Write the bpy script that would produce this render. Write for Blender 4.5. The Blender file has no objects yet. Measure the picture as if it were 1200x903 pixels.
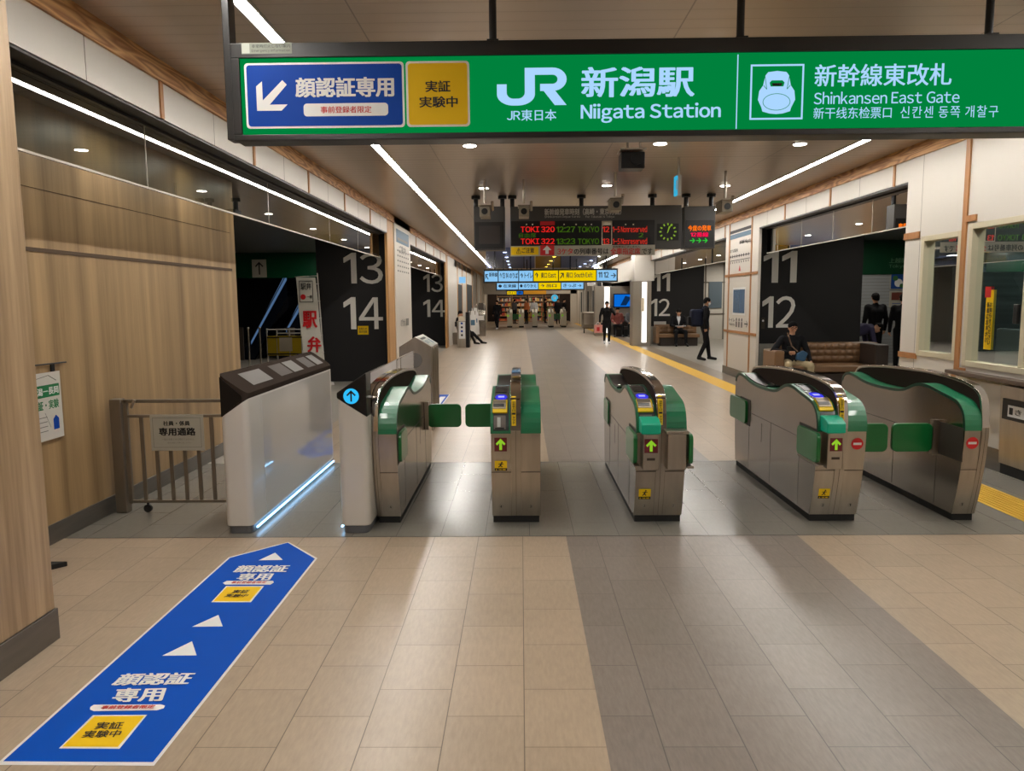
import bpy, math, random
from mathutils import Vector, Matrix
random.seed(7)
scn = bpy.context.scene
COL = scn.collection
H = 1.574
PI = math.pi

# ------------------------------------------------------------------ camera
F_PX, YAW, PITCH, ROLL = 878.2, math.radians(-0.711), math.radians(6.517), math.radians(-0.467)
_f = Vector((math.sin(YAW), math.cos(YAW), 0)); _r = Vector((math.cos(YAW), -math.sin(YAW), 0))
_fw = _f * math.cos(PITCH) + Vector((0, 0, -math.sin(PITCH))); _up = _f * math.sin(PITCH) + Vector((0, 0, math.cos(PITCH)))
_r2 = _r * math.cos(ROLL) + _up * math.sin(ROLL); _up2 = -_r * math.sin(ROLL) + _up * math.cos(ROLL)
cd = bpy.data.cameras.new('camera'); cam = bpy.data.objects.new('camera', cd); COL.objects.link(cam)
cd.sensor_width = 36; cd.lens = 36 * F_PX / 1200; cd.clip_start = 0.05; cd.clip_end = 300
M = Matrix((_r2, _up2, -_fw)).transposed().to_4x4(); M.translation = Vector((0, 0, H)); cam.matrix_world = M
scn.camera = cam
def ray(x, y): return _r2 * ((x - 600) / F_PX) - _up2 * ((y - 451.5) / F_PX) + _fw
def gz(x, y, z=0.0):
    d = ray(x, y); t = (z - H) / d.z; return (d.x * t, d.y * t)
def gy(x, y, Y):
    d = ray(x, y); t = Y / d.y; return (d.x * t, d.z * t + H)
def gx(x, y, X):
    d = ray(x, y); t = X / d.x; return (d.y * t, d.z * t + H)

# ------------------------------------------------------------------ materials
def srgb(c):
    return tuple(((v / 255) / 12.92 if v / 255 <= .04045 else ((v / 255 + .055) / 1.055) ** 2.4) for v in c)
MATS = {}
def mat(name, rgb=(128, 128, 128), rough=.5, metal=0., emit=None, es=1., alpha=None, coat=0., bump=None, spec=.5, var=None):
    """procedural principled material; var=(scale xyz, amount) mixes noise into the colour; bump=(scale, strength)"""
    if name in MATS: return MATS[name]
    m = bpy.data.materials.new(name); m.use_nodes = True; nt = m.node_tree; b = nt.nodes['Principled BSDF']
    c = (*srgb(rgb), 1)
    b.inputs['Base Color'].default_value = c; b.inputs['Roughness'].default_value = rough; b.inputs['Metallic'].default_value = metal
    b.inputs['Coat Weight'].default_value = coat; b.inputs['Coat Roughness'].default_value = .04
    b.inputs['Specular IOR Level'].default_value = spec
    if emit: b.inputs['Emission Color'].default_value = (*srgb(emit), 1); b.inputs['Emission Strength'].default_value = es
    g = nt.nodes.new('ShaderNodeNewGeometry')
    if var:
        mp = nt.nodes.new('ShaderNodeMapping'); mp.inputs['Scale'].default_value = var[0]
        nt.links.new(g.outputs['Position'], mp.inputs['Vector'])
        n = nt.nodes.new('ShaderNodeTexNoise'); n.inputs['Scale'].default_value = 1; n.inputs['Detail'].default_value = 5
        nt.links.new(mp.outputs[0], n.inputs['Vector'])
        r = nt.nodes.new('ShaderNodeValToRGB'); a = var[1]
        r.color_ramp.elements[0].position = .3; r.color_ramp.elements[1].position = .7
        r.color_ramp.elements[0].color = tuple(v * (1 - a) for v in c[:3]) + (1,)
        r.color_ramp.elements[1].color = tuple(min(1, v * (1 + a)) for v in c[:3]) + (1,)
        nt.links.new(n.outputs['Fac'], r.inputs['Fac']); nt.links.new(r.outputs['Color'], b.inputs['Base Color'])
    if bump:
        mp2 = nt.nodes.new('ShaderNodeMapping'); mp2.inputs['Scale'].default_value = bump[0]
        nt.links.new(g.outputs['Position'], mp2.inputs['Vector'])
        n2 = nt.nodes.new('ShaderNodeTexNoise'); n2.inputs['Scale'].default_value = 1; n2.inputs['Detail'].default_value = 3
        nt.links.new(mp2.outputs[0], n2.inputs['Vector'])
        bp = nt.nodes.new('ShaderNodeBump'); bp.inputs['Strength'].default_value = bump[1]; bp.inputs['Distance'].default_value = .002
        nt.links.new(n2.outputs['Fac'], bp.inputs['Height']); nt.links.new(bp.outputs[0], b.inputs['Normal'])
    MATS[name] = m; return m
def glass(name, tint=(200, 210, 210), rough=0.0, refl=1.0, see=1.0):
    m = bpy.data.materials.new(name); m.use_nodes = True; nt = m.node_tree; nt.nodes.clear()
    out = nt.nodes.new('ShaderNodeOutputMaterial'); mix = nt.nodes.new('ShaderNodeMixShader')
    fr = nt.nodes.new('ShaderNodeFresnel'); fr.inputs['IOR'].default_value = 1.52
    mul = nt.nodes.new('ShaderNodeMath'); mul.operation = 'MULTIPLY'; mul.inputs[1].default_value = 1.7 * refl; mul.use_clamp = True
    tr = nt.nodes.new('ShaderNodeBsdfTransparent'); tr.inputs['Color'].default_value = (*[v * see for v in srgb(tint)], 1)
    gl = nt.nodes.new('ShaderNodeBsdfGlossy'); gl.inputs['Roughness'].default_value = rough; gl.inputs['Color'].default_value = (1, 1, 1, 1)
    nt.links.new(fr.outputs[0], mul.inputs[0]); nt.links.new(mul.outputs[0], mix.inputs['Fac'])
    nt.links.new(tr.outputs[0], mix.inputs[1]); nt.links.new(gl.outputs[0], mix.inputs[2]); nt.links.new(mix.outputs[0], out.inputs['Surface'])
    MATS[name] = m; return m
def emis(name, rgb, s=1.):
    if name in MATS: return MATS[name]
    m = bpy.data.materials.new(name); m.use_nodes = True; nt = m.node_tree; nt.nodes.clear()
    out = nt.nodes.new('ShaderNodeOutputMaterial'); e = nt.nodes.new('ShaderNodeEmission')
    e.inputs['Color'].default_value = (*srgb(rgb), 1); e.inputs['Strength'].default_value = s
    nt.links.new(e.outputs[0], out.inputs['Surface']); MATS[name] = m; return m
def wood(name, dark, light, axis='z', rough=.42, freq=9., grain=.5, knots=0., band=0.):
    m = bpy.data.materials.new(name); m.use_nodes = True; nt = m.node_tree; b = nt.nodes['Principled BSDF']
    g = nt.nodes.new('ShaderNodeNewGeometry')
    def noise(scale, detail, dist=0.):
        mp = nt.nodes.new('ShaderNodeMapping'); mp.inputs['Scale'].default_value = scale
        nt.links.new(g.outputs['Position'], mp.inputs['Vector'])
        n = nt.nodes.new('ShaderNodeTexNoise'); n.inputs['Scale'].default_value = 1; n.inputs['Detail'].default_value = detail
        n.inputs['Distortion'].default_value = dist
        nt.links.new(mp.outputs[0], n.inputs['Vector']); return n.outputs['Fac']
    if axis == 'z': s1, s2 = (freq, freq, .25), (freq * 9, freq * 9, 2.5)
    else: s1, s2 = (freq, .35, freq), (freq * 9, 3., freq * 9)
    a = noise(s1, 3); f = noise(s2, 4)
    mx = nt.nodes.new('ShaderNodeMix'); mx.data_type = 'FLOAT'; mx.inputs[0].default_value = .4
    nt.links.new(a, mx.inputs[2]); nt.links.new(f, mx.inputs[3]); v = mx.outputs[0]
    if band:
        wide = noise((6.5, 6.5, .05), 1)
        m3 = nt.nodes.new('ShaderNodeMix'); m3.data_type = 'FLOAT'; m3.inputs[0].default_value = band
        nt.links.new(v, m3.inputs[2]); nt.links.new(wide, m3.inputs[3]); v = m3.outputs[0]
    if knots:
        mp = nt.nodes.new('ShaderNodeMapping'); mp.inputs['Scale'].default_value = (5, 1.1, 11) if axis != 'z' else (9, 9, 1.2)
        nt.links.new(g.outputs['Position'], mp.inputs['Vector'])
        k = nt.nodes.new('ShaderNodeTexNoise'); k.inputs['Scale'].default_value = 1; k.inputs['Detail'].default_value = 1.5
        nt.links.new(mp.outputs[0], k.inputs['Vector'])
        w = nt.nodes.new('ShaderNodeMath'); w.operation = 'MULTIPLY'; w.inputs[1].default_value = 14
        nt.links.new(k.outputs['Fac'], w.inputs[0])
        fr = nt.nodes.new('ShaderNodeMath'); fr.operation = 'PINGPONG'; fr.inputs[1].default_value = 1
        nt.links.new(w.outputs[0], fr.inputs[0])
        m2 = nt.nodes.new('ShaderNodeMix'); m2.data_type = 'FLOAT'; m2.inputs[0].default_value = knots
        nt.links.new(v, m2.inputs[2]); nt.links.new(fr.outputs[0], m2.inputs[3]); v = m2.outputs[0]
    r = nt.nodes.new('ShaderNodeValToRGB'); r.color_ramp.elements[0].position = .32; r.color_ramp.elements[1].position = .68
    r.color_ramp.elements[0].color = (*srgb(dark), 1); r.color_ramp.elements[1].color = (*srgb(light), 1)
    nt.links.new(v, r.inputs['Fac']); nt.links.new(r.outputs['Color'], b.inputs['Base Color'])
    b.inputs['Roughness'].default_value = rough; MATS[name] = m; return m

# ------------------------------------------------------------------ mesh builder
class MB:
    def __init__(s): s.v = []; s.f = []; s.m = []
    def add(s, vs, fs, mi=0):
        n = len(s.v); s.v += [tuple(v) for v in vs]; s.f += [tuple(i + n for i in f) for f in fs]; s.m += [mi] * len(fs); return s
    def box(s, x0, x1, y0, y1, z0, z1, mi=0):
        x0, x1 = sorted((x0, x1)); y0, y1 = sorted((y0, y1)); z0, z1 = sorted((z0, z1))
        return s.add([(x0, y0, z0), (x1, y0, z0), (x1, y1, z0), (x0, y1, z0), (x0, y0, z1), (x1, y0, z1), (x1, y1, z1), (x0, y1, z1)],
              [(0, 3, 2, 1), (4, 5, 6, 7), (0, 1, 5, 4), (1, 2, 6, 5), (2, 3, 7, 6), (3, 0, 4, 7)], mi)
    def prism(s, pts, axis, a0, a1, mi=0):
        def P(a, p):
            return (a, p[0], p[1]) if axis == 'x' else ((p[0], a, p[1]) if axis == 'y' else (p[0], p[1], a))
        n = len(pts); area = sum(pts[i][0] * pts[(i + 1) % n][1] - pts[(i + 1) % n][0] * pts[i][1] for i in range(n))
        if area < 0: pts = pts[::-1]
        vs = [P(a0, p) for p in pts] + [P(a1, p) for p in pts]
        flip = (axis == 'y')
        fs = [tuple(range(n))[::-1], tuple(range(n, 2 * n))] + [(i, (i + 1) % n, n + (i + 1) % n, n + i) for i in range(n)]
        if flip: fs = [f[::-1] for f in fs]
        return s.add(vs, fs, mi)
    def tube(s, p0, p1, r, r1=None, n=12, mi=0, cap=True):
        p0, p1 = Vector(p0), Vector(p1); r1 = r if r1 is None else r1
        d = (p1 - p0).normalized(); u = d.orthogonal().normalized(); w = d.cross(u)
        vs = [p0 + (u * math.cos(2 * PI * i / n) + w * math.sin(2 * PI * i / n)) * r for i in range(n)] + \
             [p1 + (u * math.cos(2 * PI * i / n) + w * math.sin(2 * PI * i / n)) * r1 for i in range(n)]
        fs = [(i, (i + 1) % n, n + (i + 1) % n, n + i) for i in range(n)]
        if cap: fs += [tuple(range(n))[::-1], tuple(range(n, 2 * n))]
        return s.add(vs, fs, mi)
    def ell(s, c, r, n=12, k=8, mi=0, rot=None, zmin=-1.):
        vs = []; fs = []
        for j in range(k + 1):
            t = PI * j / k
            for i in range(n):
                a = 2 * PI * i / n; z = max(math.cos(t), zmin)
                v = Vector((r[0] * math.sin(t) * math.cos(a), r[1] * math.sin(t) * math.sin(a), r[2] * z))
                if rot: v = rot @ v
                vs.append(Vector(c) + v)
        for j in range(k):
            for i in range(n): fs.append((j * n + i, (j + 1) * n + i, (j + 1) * n + (i + 1) % n, j * n + (i + 1) % n))
        return s.add(vs, fs, mi)
    def path(s, pts, r, n=8, mi=0):
        for a, b in zip(pts[:-1], pts[1:]): s.tube(a, b, r, n=n, mi=mi)
        return s
    def build(s, name, mats, parent=None, bevel=0, smooth=False, seg=2, origin=None):
        mats = [mats] if not isinstance(mats, (list, tuple)) else mats
        o0 = Vector(parent_loc(parent)) if parent else (Vector(origin) if origin else Vector((0, 0, 0)))
        me = bpy.data.meshes.new(name); me.from_pydata([tuple(Vector(v) - o0) for v in s.v], [], s.f)
        for q in mats: me.materials.append(MATS[q] if isinstance(q, str) else q)
        me.polygons.foreach_set('material_index', s.m)
        if smooth: me.polygons.foreach_set('use_smooth', [True] * len(me.polygons))
        me.update()
        o = bpy.data.objects.new(name, me); COL.objects.link(o)
        if parent:
            o.parent = parent
            o.location = (0, 0, 0) if (parent.type == 'EMPTY' or parent.parent) else (0, 0, 0)
        else: o.location = o0
        if bevel:
            b = o.modifiers.new('bevel', 'BEVEL'); b.width = bevel; b.segments = seg; b.limit_method = 'ANGLE'; b.angle_limit = .6
            if smooth: pass
            else:
                me.polygons.foreach_set('use_smooth', [True] * len(me.polygons)); b.harden_normals = True
        return o
def parent_loc(o):
    p = Vector((0, 0, 0))
    while o: p += o.location; o = o.parent
    return p
def thing(name, label, cat, loc=(0, 0, 0), group=None):
    o = bpy.data.objects.new(name, None); COL.objects.link(o); o.location = loc; o.empty_display_size = .1
    o['label'] = label; o['category'] = cat
    if group: o['group'] = group
    return o
def tag(o, label, cat, group=None):
    o['label'] = label; o['category'] = cat
    if group: o['group'] = group
    return o
def struct(o): o['kind'] = 'structure'; return o
def copy_thing(src, loc, label, group=None):
    def cp(o, par):
        c = o.copy(); COL.objects.link(c)
        if par: c.parent = par
        for ch in [q for q in ALLCH.get(o.name, [])]: cp(ch, c)
        return c
    ALLCH.clear()
    for q in bpy.data.objects:
        if q.parent: ALLCH.setdefault(q.parent.name, []).append(q)
    r = cp(src, None); r.location = loc; r['label'] = label
    if group: r['group'] = group
    return r
ALLCH = {}

# ------------------------------------------------------------------ lettering
_tc = {}
def outline(text):
    c = bpy.data.curves.new('t', 'FONT'); c.body = text; c.resolution_u = 3
    o = bpy.data.objects.new('t', c); COL.objects.link(o)
    d = bpy.context.evaluated_depsgraph_get(); d.update()
    me = bpy.data.meshes.new_from_object(o.evaluated_get(d))
    vs = [(v.co.x, v.co.y) for v in me.vertices]; fs = [tuple(p.vertices) for p in me.polygons]
    bpy.data.objects.remove(o); bpy.data.curves.remove(c); bpy.data.meshes.remove(me)
    return vs, fs
_gc = {}
def glyphs(text, bold=0.):
    """outline of a line of text in a unit box; latin letters and digits are set from the full width forms of the same face, spaced by their own widths"""
    k = (text, round(bold, 4))
    if k in _tc: return _tc[k]
    vs, fs, pen = [], [], 0.
    ONE = ([(.30, 0), (.415, 0), (.415, .745), (.325, .745), (.13, .625), (.13, .51), (.30, .61)], [(0, 1, 2, 3, 6), (3, 4, 5, 6)])
    for ch in text:
        if ch == ' ': pen += .26; continue
        latin = 33 <= ord(ch) <= 126
        if ch not in _gc: _gc[ch] = ONE if ch == '1' else outline(chr(ord(ch) + 0xFEE0) if latin else ch)
        gv, gf = _gc[ch]
        if not gv: continue
        if latin:
            x0 = min(v[0] for v in gv); x1 = max(v[0] for v in gv); off = pen + .04 - x0; adv = x1 - x0 + .085
        else: off = pen; adv = 1.0 if ord(ch) > 0x2E7F else max(v[0] for v in gv) + .08
        n = len(vs); vs += [(v[0] + off, v[1]) for v in gv]; fs += [tuple(i + n for i in f) for f in gf]; pen += adv
    lay = [0.] * len(vs)
    if bold:
        bv, bf = list(vs), list(fs); n = len(vs)
        for i, (dx, dy) in enumerate(((1, 1), (-1, 1), (1, -1), (-1, -1), (1.3, 0), (-1.3, 0))):
            bf += [tuple(q + n * (i + 1) for q in f) for f in fs]; bv += [(v[0] + dx * bold, v[1] + dy * bold * .7) for v in vs]; lay += [(i + 1) * .16] * n
        vs, fs = bv, bf
    x0 = min(v[0] for v in vs); x1 = max(v[0] for v in vs); y0 = min(v[1] for v in vs); y1 = max(v[1] for v in vs)
    _tc[k] = ([((v[0] - x0) / (x1 - x0), (v[1] - y0) / (y1 - y0), q) for v, q in zip(vs, lay)], fs, (x1 - x0) / (y1 - y0))
    return _tc[k]
class Sheet:
    """flat print on a plane: origin O, axes U and V, normal N = U x V; the second of lay is the height of the print in layers"""
    def __init__(s, O, U, V, step=.0012):
        s.O, s.U, s.V = Vector(O), Vector(U).normalized(), Vector(V).normalized(); s.N = s.U.cross(s.V).normalized(); s.mb = MB(); s.step = step
    def P(s, u, v, l): return s.O + s.U * u + s.V * v + s.N * (l * s.step)
    def poly(s, pts, mi=0, l=1):
        a = sum(pts[i][0] * pts[(i + 1) % len(pts)][1] - pts[(i + 1) % len(pts)][0] * pts[i][1] for i in range(len(pts)))
        if a < 0: pts = pts[::-1]
        s.mb.add([s.P(u, v, l) for u, v in pts], [tuple(range(len(pts)))], mi); return s
    def rect(s, u0, v0, u1, v1, mi=0, l=1, r=0, n=5):
        u0, u1 = sorted((u0, u1)); v0, v1 = sorted((v0, v1))
        if not r: return s.poly([(u0, v0), (u1, v0), (u1, v1), (u0, v1)], mi, l)
        pts = []
        for cx, cy, a in ((u1 - r, v0 + r, -PI / 2), (u1 - r, v1 - r, 0), (u0 + r, v1 - r, PI / 2), (u0 + r, v0 + r, PI)):
            pts += [(cx + r * math.cos(a + PI / 2 * i / n), cy + r * math.sin(a + PI / 2 * i / n)) for i in range(n + 1)]
        return s.poly(pts, mi, l)
    def frame(s, u0, v0, u1, v1, t, mi=0, l=1):
        s.rect(u0, v0, u1, v0 + t, mi, l); s.rect(u0, v1 - t, u1, v1, mi, l); s.rect(u0, v0 + t, u0 + t, v1 - t, mi, l); return s.rect(u1 - t, v0 + t, u1, v1 - t, mi, l)
    def disc(s, u, v, r, mi=0, l=1, n=28, ry=None):
        return s.poly([(u + r * math.cos(2 * PI * i / n), v + (ry or r) * math.sin(2 * PI * i / n)) for i in range(n)], mi, l)
    def ring(s, u, v, r, t, mi=0, l=1, n=28, ry=None, a0=0, a1=2 * PI):
        ry = ry or r
        for i in range(n):
            a, b = a0 + (a1 - a0) * i / n, a0 + (a1 - a0) * (i + 1) / n
            s.poly([(u + r * math.cos(a), v + ry * math.sin(a)), (u + r * math.cos(b), v + ry * math.sin(b)),
                    (u + (r - t) * math.cos(b), v + (ry - t) * math.sin(b)), (u + (r - t) * math.cos(a), v + (ry - t) * math.sin(a))], mi, l)
        return s
    def line(s, u0, v0, u1, v1, t, mi=0, l=1):
        d = math.hypot(u1 - u0, v1 - v0); nx, ny = -(v1 - v0) / d * t / 2, (u1 - u0) / d * t / 2
        return s.poly([(u0 + nx, v0 + ny), (u0 - nx, v0 - ny), (u1 - nx, v1 - ny), (u1 + nx, v1 + ny)], mi, l)
    def text(s, t, u0, v0, u1, v1, mi=0, l=3, bold=.012):
        g, f, _ = glyphs(t, bold)
        s.mb.add([s.P(u0 + (u1 - u0) * a, v0 + (v1 - v0) * b, l + q) for a, b, q in g], f, mi); return s
    def vtext(s, t, u0, v0, u1, v1, mi=0, l=3, bold=.02, gap=.15):
        n = len(t); hh = (v1 - v0) / n
        for i, ch in enumerate(t): s.text(ch, u0, v1 - (i + 1) * hh + hh * gap / 2, u1, v1 - i * hh - hh * gap / 2, mi, l, bold)
        return s
    def build(s, name, mats, parent=None, **k): return s.mb.build(name, mats, parent, **k)
def facing(Y, x=0, z=0, step=.0012): return Sheet((x, Y, z), (1, 0, 0), (0, 0, 1), step)      # faces -Y, u = X, v = Z (N = -Y)

# ------------------------------------------------------------------ material list
wood('wood_panel', (120, 96, 64), (184, 154, 112), 'z', .42, 6., band=.5)
wood('wood_column', (142, 116, 84), (196, 168, 132), 'z', .45, 6.)
wood('wood_beam', (160, 108, 60), (222, 174, 116), 'y', .5, 30., knots=.4)
wood('wood_post', (168, 120, 66), (206, 160, 104), 'z', .5, 14.)
wood('wood_strip', (158, 108, 62), (182, 128, 78), 'z', .5, 20.)
mat('white_panel', (212, 206, 196), .5, spec=.3)
mat('white_frame', (206, 196, 168), .5)
mat('seam', (120, 112, 100), .7)
mat('baseboard', (112, 108, 102), .3, .6, var=((3, 3, 30), .1))
mat('dark_trim', (38, 34, 32), .4, .5)
mat('black_wall', (34, 33, 34), .55, spec=.3)
mat('plinth_stone', (150, 146, 136), .5, var=((6, 6, 6), .05))
mat('black_metal', (26, 26, 28), .4, .3)
mat('black_frame', (34, 34, 34), .35, .2)
mat('black_gloss', (14, 13, 14), .32, spec=.35)
mat('brown_gloss', (58, 50, 45), .5, spec=0.)
mat('rubber', (12, 12, 12), .7)
mat('steel', (176, 168, 156), .32, 1., var=((14, 14, 2.2), .10), bump=((300, 20, 20), .05))
mat('steel_side', (160, 153, 144), .2, 1., var=((2, 2, 2), .08), bump=((4, 4, 120), .04))
mat('steel_dark', (128, 118, 104), .4, .6, var=((6, 6, 3), .1))
mat('chrome', (205, 200, 196), .1, 1.)
mat('line_dark', (58, 52, 46), .6)
mat('green_skin', (26, 112, 76), .3, coat=.3)
mat('green_edge', (8, 62, 42), .35)
mat('green_flap', (0, 100, 44), .28, coat=.3)
mat('teal', (0, 150, 118), .35, emit=(0, 150, 118), es=.12)
mat('white_plastic', (206, 202, 194), .3, coat=.3)
mat('white_gloss', (196, 192, 184), .22, coat=1.)
mat('grey_plinth', (92, 94, 98), .4)
mat('screen_grey', (112, 108, 104), .6, spec=.15)
mat('screen_dim', (72, 64, 58), .6, spec=.15)
mat('yellow', (236, 200, 0), .5)
mat('yellow_print', (232, 190, 0), .55, spec=.3)
mat('black_print', (18, 18, 20), .6)
mat('grey_print', (120, 118, 112), .6)
mat('white_print', (226, 226, 224), .5)
mat('red_print', (196, 24, 30), .5)
mat('blue_print', (0, 62, 156), .6, spec=.2)
mat('maroon_print', (96, 18, 30), .5)
mat('lime_print', (150, 210, 40), .5, emit=(150, 220, 40), es=.35)
mat('green_print', (6, 112, 62), .5)
mat('sticker_blue', (0, 76, 178), .6, spec=.12, var=((3, 3, 3), .03))
mat('white_sign', (168, 164, 150), .5)
mat('number_white', (240, 236, 228), .6)
mat('dark_ceiling', (84, 84, 82), .4, .3)
mat('sofa_leather', (120, 90, 62), .45, var=((5, 5, 5), .08))
mat('sofa_dark', (52, 42, 36), .5)
mat('tactile', (222, 178, 62), .5)
mat('office_wall', (190, 196, 192), .6)
mat('office_dark', (52, 58, 62), .7)
mat('chair_white', (206, 214, 212), .5)
mat('skin', (206, 156, 126), .5, spec=.3)
mat('hair', (14, 12, 12), .8, spec=.15)
mat('cloth_black', (20, 20, 23), .85, spec=.2, var=((14, 14, 14), .12))
mat('cloth_navy', (28, 32, 48), .85, spec=.2, var=((14, 14, 14), .12))
mat('cloth_beige', (176, 160, 128), .85, spec=.2, var=((14, 14, 14), .06))
mat('cloth_white', (210, 210, 212), .85)
mat('cloth_red', (120, 60, 54), .85)
mat('cloth_grey', (96, 96, 100), .85)
mat('cloth_orange', (206, 120, 70), .85)
mat('cloth_purple', (58, 54, 84), .85)
mat('bag_blue', (44, 84, 118), .6)
mat('bag_pink', (222, 150, 140), .6)
mat('yellow_barrier', (222, 190, 30), .5)
mat('cream', (226, 214, 190), .6)
mat('brick_white', (150, 154, 156), .6)
mat('grey_wall', (140, 132, 120), .55)
emis('light_line', (255, 250, 243), 58.)
emis('light_disc', (255, 246, 232), 30.)
emis('column_light', (255, 250, 242), 2.2)
emis('blue_led', (150, 206, 255), 5.)
emis('sign_green', (0, 132, 62), .95)
emis('sign_white', (170, 214, 255), 1.)
emis('led_red', (226, 36, 32), .9)
emis('led_redder', (236, 60, 44), .55)
emis('led_green', (70, 110, 20), .6)
emis('led_bright_green', (50, 200, 60), .9)
emis('led_orange', (255, 120, 20), 1.)
emis('led_magenta', (240, 20, 80), 1.)
emis('arrow_cyan', (50, 190, 250), 1.)
emis('ic_blue', (60, 60, 230), 1.)
emis('ic_white', (190, 190, 255), 1.)
emis('lit_blue', (140, 200, 245), .95)
emis('lit_yellow', (240, 204, 0), .95)
emis('lit_teal', (60, 180, 220), .9)
emis('tv_blue', (10, 110, 220), .9)
emis('monitor_blue', (60, 100, 200), .5)
emis('lit_dark', (20, 60, 110), .5)
emis('lit_brown', (90, 80, 10), .6)
emis('clock_green', (150, 190, 60), .6)
emis('escalator_light', (110, 150, 200), .4)
glass('glass_barrier', (176, 184, 180), 0., 1.0)
glass('glass_clear', (222, 230, 228), 0., 1.0)
glass('glass_window', (206, 222, 214), 0., .45)
glass('glass_reflection_blue', (120, 140, 196), .1, 1.0)  # these two tints paint reflected light into the far glass curtain
glass('glass_reflection_yellow', (170, 140, 40), .1, 1.0)
glass('acrylic', (214, 214, 210), 0.02, 2.0)
# ================================================================== SETTING
def tile_mat(name, col, su, sv, u0, v0, stagger=True, rough=.30, joint=(104, 92, 78), jw=.004, var=.12, streak=True, spec=.5):
    m = bpy.data.materials.new(name); m.use_nodes = True; nt = m.node_tree; b = nt.nodes['Principled BSDF']; L = nt.links.new
    g = nt.nodes.new('ShaderNodeNewGeometry'); sp = nt.nodes.new('ShaderNodeSeparateXYZ'); L(g.outputs['Position'], sp.inputs[0])
    def mth(op, a, c=None, clamp=False):
        n = nt.nodes.new('ShaderNodeMath'); n.operation = op; n.use_clamp = clamp
        for i, q in enumerate((a, c)):
            if q is None: continue
            if isinstance(q, (int, float)): n.inputs[i].default_value = q
            else: L(q, n.inputs[i])
        return n.outputs[0]
    u = mth('DIVIDE', mth('SUBTRACT', sp.outputs['X'], u0), su); fu = mth('FLOOR', u)
    v = mth('DIVIDE', mth('SUBTRACT', sp.outputs['Y'], v0), sv)
    if stagger: v = mth('ADD', v, mth('MULTIPLY', mth('MODULO', mth('ADD', fu, 100), 2), .5))
    fv = mth('FLOOR', v)
    du = mth('MULTIPLY', mth('PINGPONG', u, .5), su); dv = mth('MULTIPLY', mth('PINGPONG', v, .5), sv)
    jl = mth('LESS_THAN', mth('MINIMUM', du, mth('MULTIPLY', dv, 1.3)), jw / 2)
    cb = nt.nodes.new('ShaderNodeCombineXYZ'); L(fu, cb.inputs[0]); L(fv, cb.inputs[1])
    wn = nt.nodes.new('ShaderNodeTexWhiteNoise'); wn.noise_dimensions = '3D'; L(cb.outputs[0], wn.inputs['Vector'])
    mp = nt.nodes.new('ShaderNodeMapping'); mp.inputs['Scale'].default_value = (64, 13, 1) if streak else (14, 14, 1); L(g.outputs['Position'], mp.inputs['Vector'])
    n = nt.nodes.new('ShaderNodeTexNoise'); n.inputs['Scale'].default_value = 1; n.inputs['Detail'].default_value = 5; n.inputs['Roughness'].default_value = .62; L(mp.outputs[0], n.inputs['Vector'])
    n3 = nt.nodes.new('ShaderNodeTexNoise'); n3.inputs['Scale'].default_value = 2.3; n3.inputs['Detail'].default_value = 5; L(g.outputs['Position'], n3.inputs['Vector'])
    k = mth('ADD', mth('MULTIPLY', mth('SUBTRACT', n.outputs['Fac'], .5), var * 3.9), mth('MULTIPLY', mth('SUBTRACT', wn.outputs['Value'], .5), var * .9))
    k = mth('ADD', mth('ADD', k, mth('MULTIPLY', mth('SUBTRACT', n3.outputs['Fac'], .5), var * 1.6)), 1)
    sc = nt.nodes.new('ShaderNodeVectorMath'); sc.operation = 'SCALE'; sc.inputs[0].default_value = srgb(col); L(k, sc.inputs['Scale'])
    mx = nt.nodes.new('ShaderNodeMix'); mx.data_type = 'RGBA'; L(jl, mx.inputs['Factor']); L(sc.outputs[0], mx.inputs['A']); mx.inputs['B'].default_value = (*srgb(joint), 1)
    L(mx.outputs['Result'], b.inputs['Base Color']); b.inputs['Specular IOR Level'].default_value = spec
    rr = mth('ADD', mth('MULTIPLY', n.outputs['Fac'], .02), rough - .01); L(rr, b.inputs['Roughness'])
    MATS[name] = m
tile_mat('tile_beige', (167, 149, 128), .294, .397, .003, 2.493)
tile_mat('tile_grey', (125, 115, 107), .2905, .397, .493, 2.493, joint=(84, 78, 74), var=.17)
tile_mat('tile_gate', (124, 120, 111), .30, .60, .05, 4.88, stagger=True, rough=.24, joint=(90, 88, 84), var=.06)
tile_mat('tile_lobby', (158, 152, 142), .40, .40, 0, 0, rough=.34, joint=(128, 124, 118), var=.07, stagger=False, streak=False)
tile_mat('tile_border', (124, 110, 94), .44, .30, 3.86, 0, rough=.34, joint=(90, 80, 70), var=.1)

def slab(name, x0, x1, y0, y1, z, m, th=-.05): return struct(MB().box(x0, x1, y0, y1, z + th, z).build(name, m))
XL, XR = -2.45, 4.30
Y0, Y1 = -7.0, 60.0
slab('floor', -3.1, .293, Y0, 4.88, 0, 'tile_beige'); slab('floor', .293, 1.832, Y0, 4.88, 0, 'tile_grey'); slab('floor', 1.832, XR, Y0, 4.88, 0, 'tile_beige')
slab('floor', -3.1, 3.52, 4.88, 7.19, 0, 'tile_gate'); slab('floor', 3.88, XR, 4.88, 7.19, 0, 'tile_gate')
slab('floor', XL, .265, 7.19, Y1, 0, 'tile_beige'); slab('floor', .265, 1.832, 7.19, Y1, 0, 'tile_grey'); slab('floor', 1.832, 3.52, 7.19, Y1, 0, 'tile_beige')
slab('floor', 3.88, XR, 7.19, Y1, 0, 'tile_border')
slab('floor', -9, XL, 7.19, 21.5, 0, 'tile_lobby'); slab('floor', -9, XL, 21.5, Y1, 0, 'tile_lobby'); slab('floor', XR, 12, 7.0, Y1, 0, 'tile_lobby')
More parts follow.
